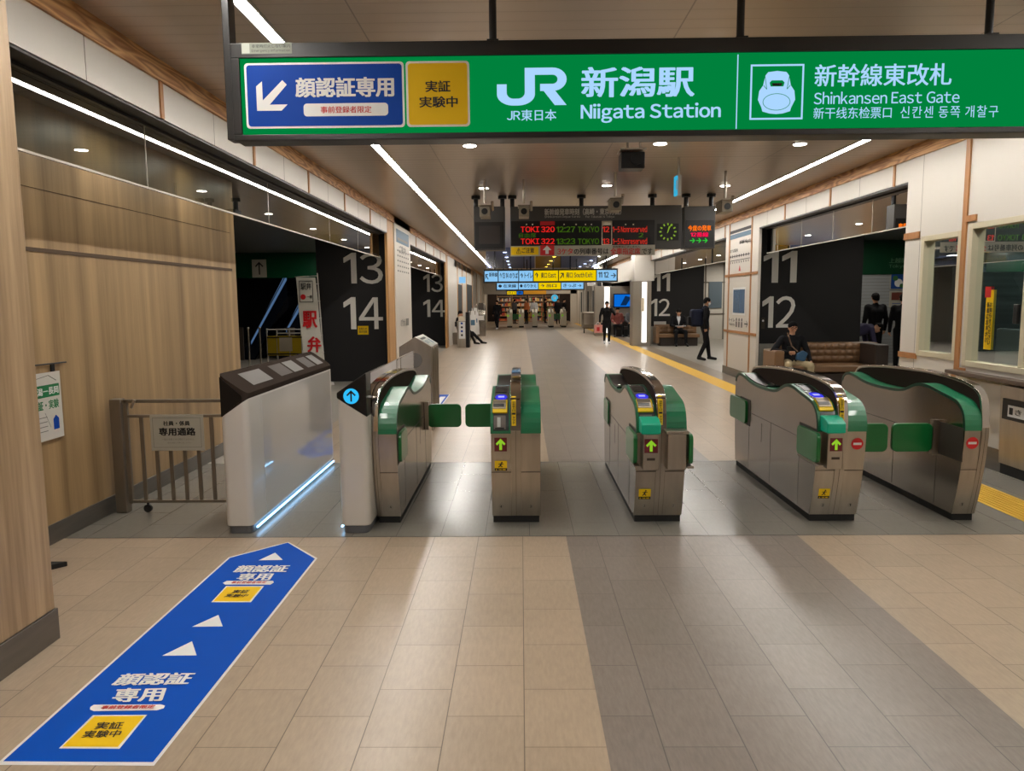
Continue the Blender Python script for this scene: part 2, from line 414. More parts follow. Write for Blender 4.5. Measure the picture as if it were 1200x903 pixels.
slab('floor', XR, 8.2, Y0, 7.0, 0, 'tile_lobby')
struct(MB().box(-3.1, XR, 4.872, 4.885, -.05, .0008).box(XL, 3.5, 7.185, 7.195, -.05, .0008).build('trim_1', 'line_dark'))
# tactile guide strip (raised bars along its whole length)
ts = MB().box(3.52, 3.88, 4.885, Y1 - 8, -.05, .002)
for i in range(8): ts.box(3.555 + i * .04, 3.57 + i * .04, 4.9, Y1 - 8, .002, .006)
struct(tag(ts.build('tactile_strip', 'tactile'), 'yellow tactile guide strip running along the right side of the concourse floor', 'guide strip'))

# ceiling: satin metal slats running across the hall
def ceil_mat():
    m = bpy.data.materials.new('ceiling_slats'); m.use_nodes = True; nt = m.node_tree; b = nt.nodes['Principled BSDF']; L = nt.links.new
    g = nt.nodes.new('ShaderNodeNewGeometry'); sp = nt.nodes.new('ShaderNodeSeparateXYZ'); L(g.outputs['Position'], sp.inputs[0])
    def mth(op, a, c=None):
        n = nt.nodes.new('ShaderNodeMath'); n.operation = op
        for i, q in enumerate((a, c)):
            if q is None: continue
            if isinstance(q, (int, float)): n.inputs[i].default_value = q
            else: L(q, n.inputs[i])
        return n.outputs[0]
    y = mth('DIVIDE', sp.outputs['Y'], .15); py = mth('PINGPONG', y, .5)
    ln = mth('LESS_THAN', py, .03)
    px = mth('PINGPONG', mth('DIVIDE', mth('ADD', sp.outputs['X'], .95), 1.93), .5); lx = mth('LESS_THAN', px, .0025)
    py2 = mth('PINGPONG', mth('DIVIDE', sp.outputs['Y'], 3.0), .5); ly = mth('LESS_THAN', py2, .003)
    j = mth('MULTIPLY', mth('MAXIMUM', mth('MAXIMUM', mth('MULTIPLY', ln, .45), lx), ly), .6)
    mx = nt.nodes.new('ShaderNodeMix'); mx.data_type = 'RGBA'; L(j, mx.inputs['Factor'])
    mx.inputs['A'].default_value = (*srgb((196, 182, 166)), 1); mx.inputs['B'].default_value = (*srgb((104, 94, 84)), 1)
    L(mx.outputs['Result'], b.inputs['Base Color']); b.inputs['Metallic'].default_value = .55; b.inputs['Roughness'].default_value = .3
    w = mth('SINE', mth('MULTIPLY', sp.outputs['Y'], 2 * PI / .15))
    n = nt.nodes.new('ShaderNodeTexNoise'); n.inputs['Scale'].default_value = 1; mp = nt.nodes.new('ShaderNodeMapping'); mp.inputs['Scale'].default_value = (.8, 7, 1)
    L(g.outputs['Position'], mp.inputs['Vector']); L(mp.outputs[0], n.inputs['Vector'])
    bp = nt.nodes.new('ShaderNodeBump'); bp.inputs['Strength'].default_value = .5; bp.inputs['Distance'].default_value = .003
    L(mth('ADD', mth('MULTIPLY', w, .3), n.outputs['Fac']), bp.inputs['Height']); L(bp.outputs[0], b.inputs['Normal'])
    MATS['ceiling_slats'] = m
ceil_mat()
ZC = 3.21
struct(MB().box(XL - .02, XR + .02, Y0, Y1, ZC, ZC + .1).build('ceiling', 'ceiling_slats'))
struct(MB().box(-9, -2.8, 3.3, Y1, 2.86, 2.95).box(-2.8, XL - .02, 3.3, Y1, 3.2, 3.3).build('ceiling', 'dark_ceiling'))
struct(MB().box(4.62, 12, 8.4, Y1, 2.90, 2.98).box(XR + .02, 4.62, 8.4, Y1, 3.2, 3.3).build('ceiling', 'dark_ceiling'))

# wood lined wall of the staff passage, the near wood clad column
wl = MB().box(-3.3, -3.1, 3.0, 8.1, .13, 2.86); struct(wl.build('wall_left', 'wood_panel'))
struct(MB().box(-3.102, -3.094, 3.0, 8.1, 1.905, 1.93).box(-3.101, -3.0975, 3.0, 8.1, 2.305, 2.309).build('trim_2', mat('shade_and_seam', (74, 54, 34), .7)))  # lower strip is a soft shadow band painted dark, upper line a seam
struct(MB().box(-3.3, -3.088, 3.0, 8.1, 0, .13).build('baseboard_left', 'baseboard', bevel=.003))
struct(MB().box(-3.3, -2.2, Y0, 3.36, .15, 3.4).build('wall_near_left', 'wood_column', bevel=.006))
struct(MB().box(-3.3, -2.192, Y0, 3.37, 0, .15).build('baseboard_near_left', 'baseboard', bevel=.003))

# fascia above the openings: white panels with a wood beam on top and thin wood strips
def fascia(n, sx, ya, yb, strips, zb=2.826):
    X = XL if sx < 0 else XR; xo = X + sx * .16
    struct(MB().box(X, xo, ya, yb, zb, 3.07).build('trim_%d' % n, 'white_panel'))
    b = MB()
    for i in range(60):
        y = strips - 8.95 + .895 + i * .895
        if ya < y < yb: b.box(X - sx * .001, X + sx * .01, y - .003, y + .003, zb, 3.07)
    struct(b.build('trim_%d' % n, 'seam'))
    w = MB(); k = -10
    while k < 30:
        y = strips + k * 1.79; k += 1
        if ya < y < yb: w.box(X - sx * .012, X + sx * .02, y - .022, y + .022, zb, 3.07)
    if w.v: struct(w.build('trim_%d' % n, 'wood_strip'))
for sx, X, st, n in ((-1, XL, 7.07, 3), (1, XR, 8.86, 4)):
    struct(MB().box(X - sx * .02, X + sx * .16, Y0 if sx > 0 else 3.3, Y1, 3.07, ZC).build('trim_%d' % n, 'wood_beam'))
fascia(5, -1, 3.3, 14.0, 7.07); fascia(6, -1, 16.75, 24.8, 7.07); fascia(7, -1, 28.0, 40, 7.07)
fascia(8, 1, 8.55, 13.76, 8.86); fascia(9, 1, 15.95, 25.1, 8.86)
# dark header channel and hanging glass smoke barriers below the fascia
def barrier(sx, ya, yb, n, label, joints, zb=2.375):
    X = -2.61 if sx < 0 else 4.45
    t = thing('glass_barrier', label, 'glass barrier', (X, (ya + yb) / 2, 2.83))
    MB().box(X - .03, X + .03, ya, yb, 2.79, 2.87).box(X - sx * .15, X - sx * .03, ya, yb, 2.81, 2.835).build('header_channel', 'dark_trim', t)
    ys = [ya] + joints + [yb]
    for a, b in zip(ys[:-1], ys[1:]): MB().add([(X, a + .004, zb), (X, b - .004, zb), (X, b - .004, 2.80), (X, a + .004, 2.80)], [(0, 1, 2, 3)]).build('glass_panel', 'glass_barrier', t)
    MB().box(X - .008, X + .008, ya, yb, zb - .008, zb + .006).build('bottom_rail', mat('rail_light', (196, 190, 176), .4), t)
    for j in joints: MB().box(X - .003, X + .003, j - .004, j + .004, zb, 2.8).build('joint_seal', 'rail_light', t)
barrier(-1, 3.3, 14.0, 1, 'long hanging glass barrier over the left opening beside the wood lined wall', [5.35, 7.9, 10.4, 12.2])
barrier(-1, 16.75, 24.8, 2, 'farther hanging glass barrier on the left, over the second 13 and 14 wall', [19.4, 22.1])
barrier(1, 8.55, 13.76, 3, 'hanging glass barrier over the right opening above the brown sofa', [9.7, 10.9, 12.1, 13.2])
barrier(1, 15.95, 25.1, 4, 'farther hanging glass barrier on the right above the standing man with backpack', [18.2, 20.5, 22.8])

# ------------------------------------------------ left side: pillars, number walls, escalator lobby
def wood_pillar(y, n): return struct(MB().box(-2.50, XL, y, y + .70, 0, 3.07).build('trim_%d' % n, 'wood_post', bevel=.004))
wood_pillar(13.98, 11); wood_pillar(24.8, 12)
def white_block(x0, x1, y0, y1, n, z0=0, z1=3.07): return struct(MB().box(x0, x1, y0, y1, z0, z1).build('wall_left' if x1 < 0 else 'wall_right', 'white_panel', bevel=.004))
white_block(-2.5, -2.43, 14.68, 16.75, 13, 0, ZC - .001); white_block(-2.5, XL, 25.5, 28.0, 14)
struct(MB().box(-3.97, -2.5, 14.85, 15.1, 0, 2.86).build('wall_left', 'black_wall'))
def number_wall(x0, x1, Y, z0, z1, rows, label, sub=None):
    t = thing('platform_number_wall', label, 'number wall', ((x0 + x1) / 2, Y, z0))
    MB().box(x0, x1, Y, Y + .12, z0, z1).build('panel', 'black_wall', t)
    s = facing(Y - .004, step=.002)
    for tx, a, b, c, d in rows: s.text(tx, a, b, c, d, 0, 1, .006)
    s.build('numerals', 'number_white', t); return t
t = number_wall(-3.97, -2.5, 14.69, 0, 2.86, [('13', -3.434, 1.905, -2.671, 2.506), ('14', -3.463, 1.027, -2.695, 1.652)], 'black wall with large white numerals 13 and 14 beside the red lettered banner')
s = facing(14.68); a, b = gy(418, 382, 14.6), gy(431, 392, 14.6); s.rect(a[0], b[1], b[0], a[1], 0, 1); s.text('お知らせ', a[0] + .03, a[1] - .08, b[0] - .03, a[1] - .03, 1, 3); s.text('駅弁売場', a[0] + .03, b[1] + .03, b[0] - .03, b[1] + .08, 1, 3)
s.build('notice', ['yellow_print', 'black_print'], t)
a, b = gy(478, 316, 26.3), gy(523, 403, 26.3); n13 = gy(496, 321, 26.3), gy(519, 342, 26.3); n14 = gy(496, 351, 26.3), gy(522, 371, 26.3)
number_wall(-4.4, -2.5, 26.3, 0.0, 2.86, [('13', n13[0][0], n13[1][1], n13[1][0], n13[0][1]), ('14', n14[0][0], n14[1][1], n14[1][0], n14[0][1])], 'smaller looking black wall with numerals 13 and 14, farther down the left side')
struct(MB().box(-9, -4.38, 26.4, 26.6, 0, 2.86).build('wall_left', 'grey_wall'))
# back of the escalator lobby
struct(MB().box(-9, -3.5, 20.0, 20.2, 2.2, 2.95).build('wall_back_left', mat('green_band', (8, 66, 40), .25, coat=.5)))
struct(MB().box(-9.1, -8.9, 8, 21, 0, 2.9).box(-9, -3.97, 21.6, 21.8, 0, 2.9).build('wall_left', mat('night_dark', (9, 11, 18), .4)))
struct(MB().box(-9, -3.1, 8.1, 8.22, 0, 2.86).build('wall_left', 'wood_panel'))
s = facing(19.99); a, b = gy(295, 304, 20), gy(313, 325, 20)
s.rect(a[0], b[1], b[0], a[1], 0, 1); cx = (a[0] + b[0]) / 2; cz = (a[1] + b[1]) / 2
s.line(cx, cz - .16, cx, cz + .12, .035, 1, 2); s.line(cx - .1, cz + .05, cx + .01, cz + .16, .035, 1, 2); s.line(cx + .1, cz + .05, cx - .01, cz + .16, .035, 1, 2)
t = thing('direction_sign', 'pale square sign with a black up arrow on the green band over the escalator', 'sign', (cx, 19.99, b[1])); s.build('face', ['white_sign', 'black_print'], t)
# escalators run sideways (towards the right and up) across the dark lobby; built running up along +x
def side_escalator(xa, za, xb, zb, Y, label, glow):
    t = thing('escalator', label, 'escalator', (xa, Y, 0))
    dx, dz = xb - xa, zb - za
    MB().prism([(xa - .3, 0), (xa, 0), (xb, zb - .9), (xb, zb - .55), (xa, za - .6), (xa - .3, za - .7)], 'y', Y, Y + .9).build('truss', mat('esc_dark', (16, 18, 26), .35, .4), t)
    for y in (Y, Y + .9):
        MB().prism([(xa - .3, za - .7), (xa, za - .6), (xb, zb - .55), (xb, zb), (xa, za), (xa - .25, za - .1)], 'y', y - .01, y + .01).build('balustrade', mat('esc_glass', (18, 24, 36), .1, .2), t)
        MB().path([(xa - .3, y, za - .4), (xa - .28, y, za - .1), (xa, y, za + .03), (xb, y, zb + .03)], .035).build('handrail', 'rubber', t)
    if glow:
        MB().prism([(xa + dx * glow[0], za + dz * glow[0] - .08), (xa + dx * glow[1], za + dz * glow[1] - .12), (xa + dx * glow[1], za + dz * glow[1] + .10), (xa + dx * glow[0], za + dz * glow[0] + .02)], 'y', Y - .03, Y - .012).build('light_strip', 'escalator_light', t)
    return t
a = gy(293, 403, 20.4); b = gy(336, 325, 20.4)
side_escalator(a[0], a[1], b[0], b[1] + .05, 20.4, 'dark escalator with a pale blue lit handrail strip, left of the yellow barrier', (.04, 1.))
a = gy(330, 386, 20.5); b = gy(352, 345, 20.5)
side_escalator(a[0] + .15, a[1], b[0] + .9, b[1] + 1.2, 20.45, 'dark escalator directly behind the yellow barrier', (.0, .3))
for px, z in ((281, .75), (341, .7)):
    x, zz = gy(px, 388, 20.3)
    tag(MB().box(x - .1, x + .1, 20.25, 20.32, 0.0, zz + .1).build('floor_stand', 'screen_dim', bevel=.01), 'dim grey upright panel in the dark escalator lobby, ' + ('left one' if px == 281 else 'one behind the yellow barrier'), 'panel')

# nobori banner 駅弁
x0, z1 = gy(345, 323, 14.1); x1, _ = gy(369, 321, 14.1); zt = gy(345, 323, 14.1)[1]; xb0 = gy(352, 418, 14.1)[0]; 
t = thing('banner_flag', 'tall white vertical banner with red kanji on a pole before the black wall', 'banner', (-3.75, 14.1, 0))
cl = MB(); N = 24
for i in range(N + 1):
    z = 2.02 - i * (1.72 / N); sh = i / N * .10
    for j in range(7):
        u = j / 6; cl.v.append((-4.20 + sh + u * (.37), 14.1 + .012 * math.sin(u * 5 + i * .5), z))
for i in range(N):
    for j in range(6): cl.f.append((i * 7 + j, i * 7 + j + 1, (i + 1) * 7 + j + 1, (i + 1) * 7 + j)); cl.m.append(0)
cl.build('cloth', 'cream' if 0 else mat('banner_white', (214, 210, 198), .8), t, smooth=True)
MB().tube((-3.72, 14.12, .02), (-3.80, 14.12, 2.10), .012).tube((-4.22, 14.12, 2.03), (-3.79, 14.12, 2.05), .008).build('pole', 'white_plastic', t)
MB().tube((-3.72, 14.12, 0), (-3.72, 14.12, .05), .17, .14, n=24).build('base', 'white_plastic', t)
rg = MB()
for i in range(6): z = 1.9 - i * .32; xx = -3.80 + (2.1 - z) / 2.1 * .08; rg.box(xx - .035, xx + .015, 14.105, 14.13, z - .008, z + .008)
rg.build('loops', 'white_plastic', t)
s = facing(14.075)
s.ring(-3.985, 1.78, .02, .02, 0); s.mb.v.clear(); s.mb.f.clear(); s.mb.m.clear()
s.frame(-4.14, 1.56, -3.88, 1.96, .012, 1, 1); s.text('駅弁', -4.11, 1.79, -3.91, 1.92, 1, 2); s.disc(-4.07, 1.66, .05, 0, 2); s.text('一番', -4.00, 1.63, -3.90, 1.69, 1, 2)
s.text('駅', -4.10, 1.08, -3.82, 1.40, 0, 2, .03); s.text('弁', -4.03, .62, -3.76, .92, 0, 2, .03)
s.build('lettering', ['red_print', 'black_print'], t)

# yellow barrier with white placard, two stanchion posts
Yb = 17.5
t = thing('barrier', 'yellow folding barrier with a pale placard at the foot of the escalator', 'barrier', (-5.55, Yb, 0))
b = MB()
for a, c in ((-5.95, -5.42), (-5.42, -5.12)): b.box(a, c - .01, Yb, Yb + .03, .32, .78)
b.build('panel', 'yellow_barrier', t, bevel=.004)
b = MB()
for x in (-5.95, -5.72, -5.42, -5.14): b.tube((x, Yb + .015, 0), (x, Yb + .015, .95), .017)
b.tube((-5.95, Yb + .015, .93), (-5.14, Yb + .015, .93), .014); b.tube((-5.72, Yb + .015, .84), (-5.14, Yb + .015, .84), .014); b.build('rail', 'white_plastic', t)
MB().box(-5.95, -5.12, Yb - .004, Yb, .34, .37).box(-5.95, -5.12, Yb - .004, Yb, .73, .76).build('black_stripe', 'black_print', t)
MB().box(-5.66, -5.36, Yb - .012, Yb - .004, .42, .74).build('placard', 'cream', t)
for x in (-6.42, -6.15):
    tag(MB().tube((x, 17.6, 0), (x, 17.6, .95), .02).tube((x, 17.6, 0), (x, 17.6, .03), .10, n=20).ell((x, 17.6, .96), (.03, .03, .03)).build('stanchion', 'steel', smooth=False), 'slim metal stanchion post left of the yellow barrier' + (', outer one' if x < -6.3 else ', next to it'), 'post')

# text board on the left pillar
def info_panel(x, y0, y1, faceright, label):
    sx = 1 if faceright else -1
    t = thing('route_map_panel', label, 'information panel', (x, (y0 + y1) / 2, 1.0)); return t
t = thing('information_panel', 'tall white route panel with small print on the left pillar behind the steel receptacle', 'information panel', (-2.43, 15.7, 1.1))
s = Sheet((-2.424, 14.72, 0), (0, 1, 0), (0, 0, 1), .002)
s.rect(.12, 2.72, 1.78, 2.98, 1, 1); s.rect(.25, 2.77, 1.6, 2.82, 0, 2)
for i in range(6):
    for j in range(5): s.rect(.2 + i * .27, 2.15 + j * .1, .36 + i * .27, 2.18 + j * .1, 0, 1)
s.text('のりかえ', .4, 1.05, 1.0, 1.2, 0, 2); s.rect(1.1, 1.05, 1.5, 1.2, 0, 2); s.text('ご案内', .4, 2.52, 1.3, 2.68, 0, 2)
s.build('print', ['grey_print', mat('print_blue', (60, 96, 120), .5)], t)
# emergency button lamp on the wood post
tag(MB().box(-2.52, -2.47, 13.95, 13.98, 2.93, 3.0).build('wall_lamp', emis('small_lamp', (255, 240, 200), 1.3)), 'small glowing rectangular lamp near the top of the left wood post', 'lamp')

# ------------------------------------------------ right side
white_block(XR, XR + .05, 13.76, 15.95, 15); struct(MB().box(XR + .05, XR + .07, 13.80, 15.9, 0, 2.9).build('trim_15', 'dark_trim'))
struct(MB().box(XR - .012, XR + .3, 13.74, 15.97, 0, .16).build('baseboard_right', 'baseboard'))
st = MB()
for px in (852.5, 878): y = gx(px, 400, XR)[0]; st.box(XR - .012, XR, y - .03, y + .03, .16, 3.07)
for z in (2.03, .90): st.box(XR - .012, XR, 13.76, 15.95, z - .025, z + .025)
struct(st.build('trim_16', 'wood_strip'))
# wall strip with the ticket windows (near right)
def R_(px, py): return gx(px, py, XR)
wr = MB(); ZB, ZT = 3.07, 3.07
w1 = (7.46, 8.19, .94, 2.21); w2 = (4.9, 7.33, .90, 2.26)
wr.box(XR, XR + .14, 8.19, 8.55, 0, 3.07); wr.box(XR, XR + .14, 7.33, 7.46, 0, 3.07); wr.box(XR, XR + .14, w1[0], w1[1], 0, w1[2]); wr.box(XR, XR + .14, w1[0], w1[1], w1[3], 3.07)
wr.box(XR, XR + .14, w2[0], w2[1], 0, w2[2]); wr.box(XR, XR + .14, w2[0], w2[1], w2[3], 3.07); wr.box(XR, XR + .14, Y0, w2[0], 0, 3.07)
struct(wr.build('wall_right', 'white_panel'))
struct(MB().box(XR - .012, XR + .14, Y0, 8.55, 0, .20).build('baseboard_right', 'baseboard'))
stp = MB().box(XR - .015, XR, 7.38, 7.45, .2, 3.07).box(XR - .018, XR, 7.23, 7.38, 2.28, 2.34).box(XR - .018, XR, 7.27, 7.38, .84, .88).box(XR - .015, XR, 8.24, 8.56, 2.20, 2.27).box(XR - .015, XR, 8.18, 8.56, .90, .96)
struct(stp.build('trim_17', 'wood_strip')); struct(MB().box(XR - .001, XR + .01, 5.1, 5.106, .2, 3.07).box(XR - .001, XR + .01, 8.235, 8.24, .2, 3.07).build('trim_18', 'seam'))
def window(n, y0, y1, z0, z1, splits):
    t = bpy.data.objects.new('window_%d' % n, None); COL.objects.link(t); t.location = (XR, (y0 + y1) / 2, z0); struct(t)
    f = MB(); w = .055
    f.box(XR - .01, XR + .12, y0, y0 + w, z0, z1).box(XR - .01, XR + .12, y1 - w, y1, z0, z1).box(XR - .01, XR + .12, y0 + w, y1 - w, z0, z0 + w).box(XR - .01, XR + .12, y0 + w, y1 - w, z1 - w, z1)
    f.build('window_frame', 'white_frame', t, bevel=.004)
    for i, s_ in enumerate(splits):
        MB().box(XR + .02, XR + .07, s_ - .03, s_ + .03, z0 + w, z1 - w).build('mullion', 'white_frame', t, bevel=.003)
    ys = [y0 + w] + splits + [y1 - w]
    for a, b in zip(ys[:-1], ys[1:]): MB().add([(XR + .05, a, z0 + w), (XR + .05, b, z0 + w), (XR + .05, b, z1 - w), (XR + .05, a, z1 - w)], [(0, 1, 2, 3)]).build('pane', 'glass_window', t)
    return t
window(1, *w1, []); w = window(2, *w2, [6.52, 5.7])
MB().box(XR + .0, XR + .03, 6.57, 6.63, 1.33, 1.50).build('handle', 'black_metal', w, bevel=.006)
tag(MB().box(XR - .12, XR - .013, 4.9, 7.42, .82, .86).build('counter_ledge', mat('ledge', (88, 72, 60), .4), bevel=.006), 'dark brown ledge running under the ticket window on the right', 'ledge')
t = thing('notice_strip', 'yellow vertical notice with a red top stuck inside the right ticket window', 'notice', (XR + .045, 6.98, 1.1))
s = Sheet((XR + .04, 7.08, 0), (0, -1, 0), (0, 0, 1), .0015); s.rect(0, 1.08, .11, 1.63, 0, 1); s.rect(-.02, 1.56, .07, 1.66, 1, 2); s.vtext('係員にお声がけ', .02, 1.14, .06, 1.52, 2, 3); s.vtext('お知らせください', .065, 1.12, .1, 1.52, 2, 3)
s.build('print', ['yellow_print', 'red_print', 'black_print'], t)
# office behind the windows
struct(MB().box(8.0, 8.1, Y0, 8.5, 0, 3.0).box(XR + .14, 8.0, 8.44, 8.55, 0, 3.0).build('wall_office', 'office_wall'))
struct(MB().box(XR + .26, 6.4, 8.41, 8.44, 0, 2.9).build('wall_office', mat('louvre', (96, 106, 106), .6, var=((.1, .1, 26), .35))))
struct(MB().box(XR + .14, 8.1, Y0, 8.5, 2.9, 3.0).build('ceiling', 'dark_ceiling'))
struct(MB().box(6.4, 6.5, 5.0, 8.3, 0, 2.9).build('wall_office', mat('office_back', (74, 80, 82), .6, var=((.1, .1, 9), .35))))
tag(MB().box(4.64, 4.88, 8.10, 8.13, 1.27, 1.50).box(4.74, 4.78, 8.11, 8.15, 1.09, 1.3).box(4.68, 4.84, 8.06, 8.2, 1.092, 1.10).build('monitor', 'monitor_blue', bevel=.005), 'blue glowing monitor screen inside the left ticket window', 'monitor')
tag(MB().box(4.7, 5.5, 5.3, 6.4, .72, .76).box(4.72, 4.76, 5.3, 6.4, 0, .72).box(5.46, 5.5, 5.3, 6.4, 0, .72).build('office_desk', 'white_plastic', bevel=.005), 'long pale desk inside the ticket office', 'desk')
def office_chair(x, y, label, first=[None]):
    if first[0]: return copy_thing(first[0], (x, y, 0), label, 'office chairs behind the ticket windows')
    t = thing('office_chair', label, 'chair', (x, y, 0), 'office chairs behind the ticket windows')
    MB().box(x - .23, x + .23, y - .23, y + .23, .44, .50).build('seat', 'chair_white', t, bevel=.03)
    MB().box(x + .2, x + .25, y - .22, y + .22, .62, 1.24).build('backrest', 'chair_white', t, bevel=.03)
    MB().tube((x, y, .08), (x, y, .44), .03).tube((x + .1, y, .45), (x + .23, y, .7), .015).build('stem', 'black_metal', t)
    b = MB()
    for i in range(5): a = 2 * PI * i / 5; b.tube((x, y, .09), (x + .28 * math.cos(a), y + .28 * math.sin(a), .04), .02)
    b.build('base', 'black_metal', t); first[0] = t; return t
office_chair(4.80, 7.75, 'white office chair seen through the left ticket window'); office_chair(5.15, 7.2, 'white office chair just right of the yellow window notice'); office_chair(5.6, 6.75, 'white office chair at the right end behind the ticket window')
t = thing('shelf_unit', 'dark narrow shelf with khaki bag and folders behind the left ticket window', 'shelf', (4.76, 8.25, 0))
b = MB()
for z in (.02, .6, 1.06, 1.6, 2.0): b.box(4.62, 4.90, 8.12, 8.40, z, z + .03)
b.box(4.60, 4.62, 8.12, 8.40, 0, 2.03).box(4.90, 4.92, 8.12, 8.40, 0, 2.03).box(4.62, 4.90, 8.38, 8.40, 0, 2.03); b.build('frame', 'office_dark', t)
MB().ell((4.74, 8.22, 1.17), (.10, .08, .09), 14, 8).build('bag', mat('folder_khaki', (96, 92, 60), .7), t, smooth=True)
for i in range(6): MB().box(4.64 + i * .042, 4.675 + i * .042, 8.16, 8.34, .63, .63 + .22 + .03 * (i % 3)).build('folder', 'office_wall' if i % 2 else 'office_dark', t)
t = thing('camera_bracket', 'pole mounted camera hanging inside the left ticket window', 'camera', (5.3, 7.9, 2.9))
MB().tube((5.3, 7.9, 2.9), (5.3, 7.9, 1.9), .02).build('pole', 'steel', t); MB().box(5.2, 5.42, 7.86, 7.94, 1.84, 1.92).build('housing', 'white_plastic', t, bevel=.01)

# steel machine against the right wall
t = thing('fare_machine', 'steel fare machine with dark recess on the right wall below the window ledge', 'machine', (4.25, 6.2, 0))
b = MB(); b.prism([(XR - .02, 0.09), (XR + .0, .09), (XR, .79), (XR - .045, .79)], 'y', 5.1, 6.66)
b.build('body', 'steel', t, bevel=.003)
MB().box(XR - .015, XR, 5.12, 6.64, 0, .09).build('plinth', 'rubber', t)
MB().box(XR - .055, XR - .03, 5.1, 6.6, .50, .68).build('recess', 'black_gloss', t)
s = Sheet((XR - .057, 6.52, 0), (0, -1, 0), (0, 0, 1), .001); s.rect(0, .53, .5, .63, 0, 1); s.rect(.02, .55, .07, .61, 1, 2); s.text('きっぷ', .1, .555, .42, .605, 1, 2); s.build('notice', ['white_print', 'black_print'], t)

# number walls (right)
t = number_wall(4.36, 6.56, 14.6, .69, 2.9, [('11', 4.66, 1.86, 5.30, 2.46), ('12', 4.66, .998, 5.32, 1.602)], 'black wall with large white numerals 11 and 12 behind the brown tufted sofa')
s = facing(14.595); a, b = gy(892, 372, 14.6), gy(896, 385, 14.6); s.rect(a[0], b[1], b[0], a[1], 0, 1); s.disc((a[0] + b[0]) / 2, a[1] - .06, .02, 1, 2); s.build('call_plate', ['screen_dim', 'white_print'], t)
struct(MB().box(4.38, 6.56, 14.55, 14.9, 0, .69).build('wall_right', 'plinth_stone'))
a, b = gy(837, 345, 26.3)[0], 0
n11 = gy(765, 322, 26.3), gy(785, 341, 26.3); n12 = gy(763, 350, 26.3), gy(785, 370, 26.3)
number_wall(4.40, 6.36, 26.3, .62, 2.9, [('11', n11[0][0], n11[1][1], n11[1][0], n11[0][1] + .05), ('12', n12[0][0], n12[1][1], n12[1][0], n12[0][1])], 'farther black wall with numerals 11 and 12 behind the seated reading man')
s = facing(26.28); a, b = gy(766, 376.5, 26.28), gy(780, 380.5, 26.28)
struct(MB().box(4.40, 6.36, 26.25, 26.6, 0, .62).build('wall_right', 'plinth_stone'))
tag(MB().box(a[0], b[0], 26.2, 26.24, b[1], a[1]).build('wall_sign', 'white_plastic'), 'small white plate under the farther numerals 11 and 12', 'sign')
# bright wall beyond the farther right number wall, with wood strips
struct(MB().box(6.36, 12, 29.0, 29.2, 0, 2.9).build('wall_right', 'white_panel'))
b = MB()
for x in (7.05, 7.75, 8.2, 9.0): b.box(x, x + .05, 28.98, 29, 0, 2.9)
b.box(6.4, 12, 28.98, 29, .95, 1.0).box(6.4, 12, 28.98, 29, 2.15, 2.2); struct(b.build('trim_19', 'seam')); struct(MB().box(7.2, 7.7, 28.96, 28.98, 1.2, 2.2).build('trim_20', mat('blue_grey', (96, 110, 120), .4)))
# right lobby back: brick wall with green band and posters
struct(MB().box(6.5, 12, 18.0, 18.2, 0, 2.1).build('wall_back_right', 'brick_white'))
b = MB()
for i in range(28): b.box(6.5, 12, 17.995, 18, .04 + i * .075, .046 + i * .075)
struct(b.build('trim_21', 'seam')); struct(MB().box(6.5, 12, 17.97, 18.2, 2.1, 2.9).build('wall_back_right', mat('green_band2', (10, 60, 36), .3, coat=.4)))
s = facing(17.96); a = gy(1042, 302, 17.96), gy(1062, 308, 17.96); s.text('上越新幹線', a[0][0], a[1][1], a[1][0] + .3, a[0][1], 0, 1); tag(s.build('wall_lettering', mat('dim_letters', (90, 130, 100), .5)), 'dim pale kanji on the dark green band in the right lobby', 'lettering'); s.mb = MB(); s.text('Tokyo', a[0][0], a[1][1] - .13, a[1][0], a[0][1] - .15, 0, 1)
tag(s.build('wall_lettering', mat('dim_letters', (90, 130, 100), .5)), 'small dim latin lettering below the kanji on the dark green band in the right lobby', 'lettering')
def poster(px0, py0, px1, py1, Y, label, art, name='poster'):
    a, b = gy(px0, py0, Y), gy(px1, py1, Y); t = thing(name, label, 'poster', ((a[0] + b[0]) / 2, Y, b[1]))
    MB().box(a[0], b[0], Y, Y + .02, b[1], a[1]).build('sheet', 'white_sign', t); s = facing(Y - .002); art(s, a[0], b[1], b[0], a[1]); s.build('print', [mat('p_blue', (30, 70, 140), .4), mat('p_green', (60, 110, 60), .4), mat('p_brown', (110, 60, 50), .4), 'white_print'], t)
def art1(s, a, b, c, d): w, h = c - a, d - b; s.rect(a + w * .04, b + h * .04, c - w * .04, d - h * .04, 0, 1); s.disc(a + w * .5, b + h * .35, w * .25, 3, 2); s.disc(a + w * .3, b + h * .6, w * .16, 1, 3); s.disc(a + w * .7, b + h * .2, w * .13, 1, 3)
def art2(s, a, b, c, d): w, h = c - a, d - b; s.rect(a + w * .1, b + h * .45, c - w * .1, d - h * .08, 2, 1); s.rect(a + w * .15, b + h * .1, c - w * .15, b + h * .14, 0, 1); s.rect(a + w * .15, b + h * .22, c - w * .15, b + h * .26, 0, 1)
poster(1044, 317, 1062, 339, 17.98, 'blue poster with pale round shapes on the brick wall in the right lobby', art1)
poster(1043, 341, 1062, 360, 17.98, 'smaller white poster with a dark picture below the blue poster', art2)
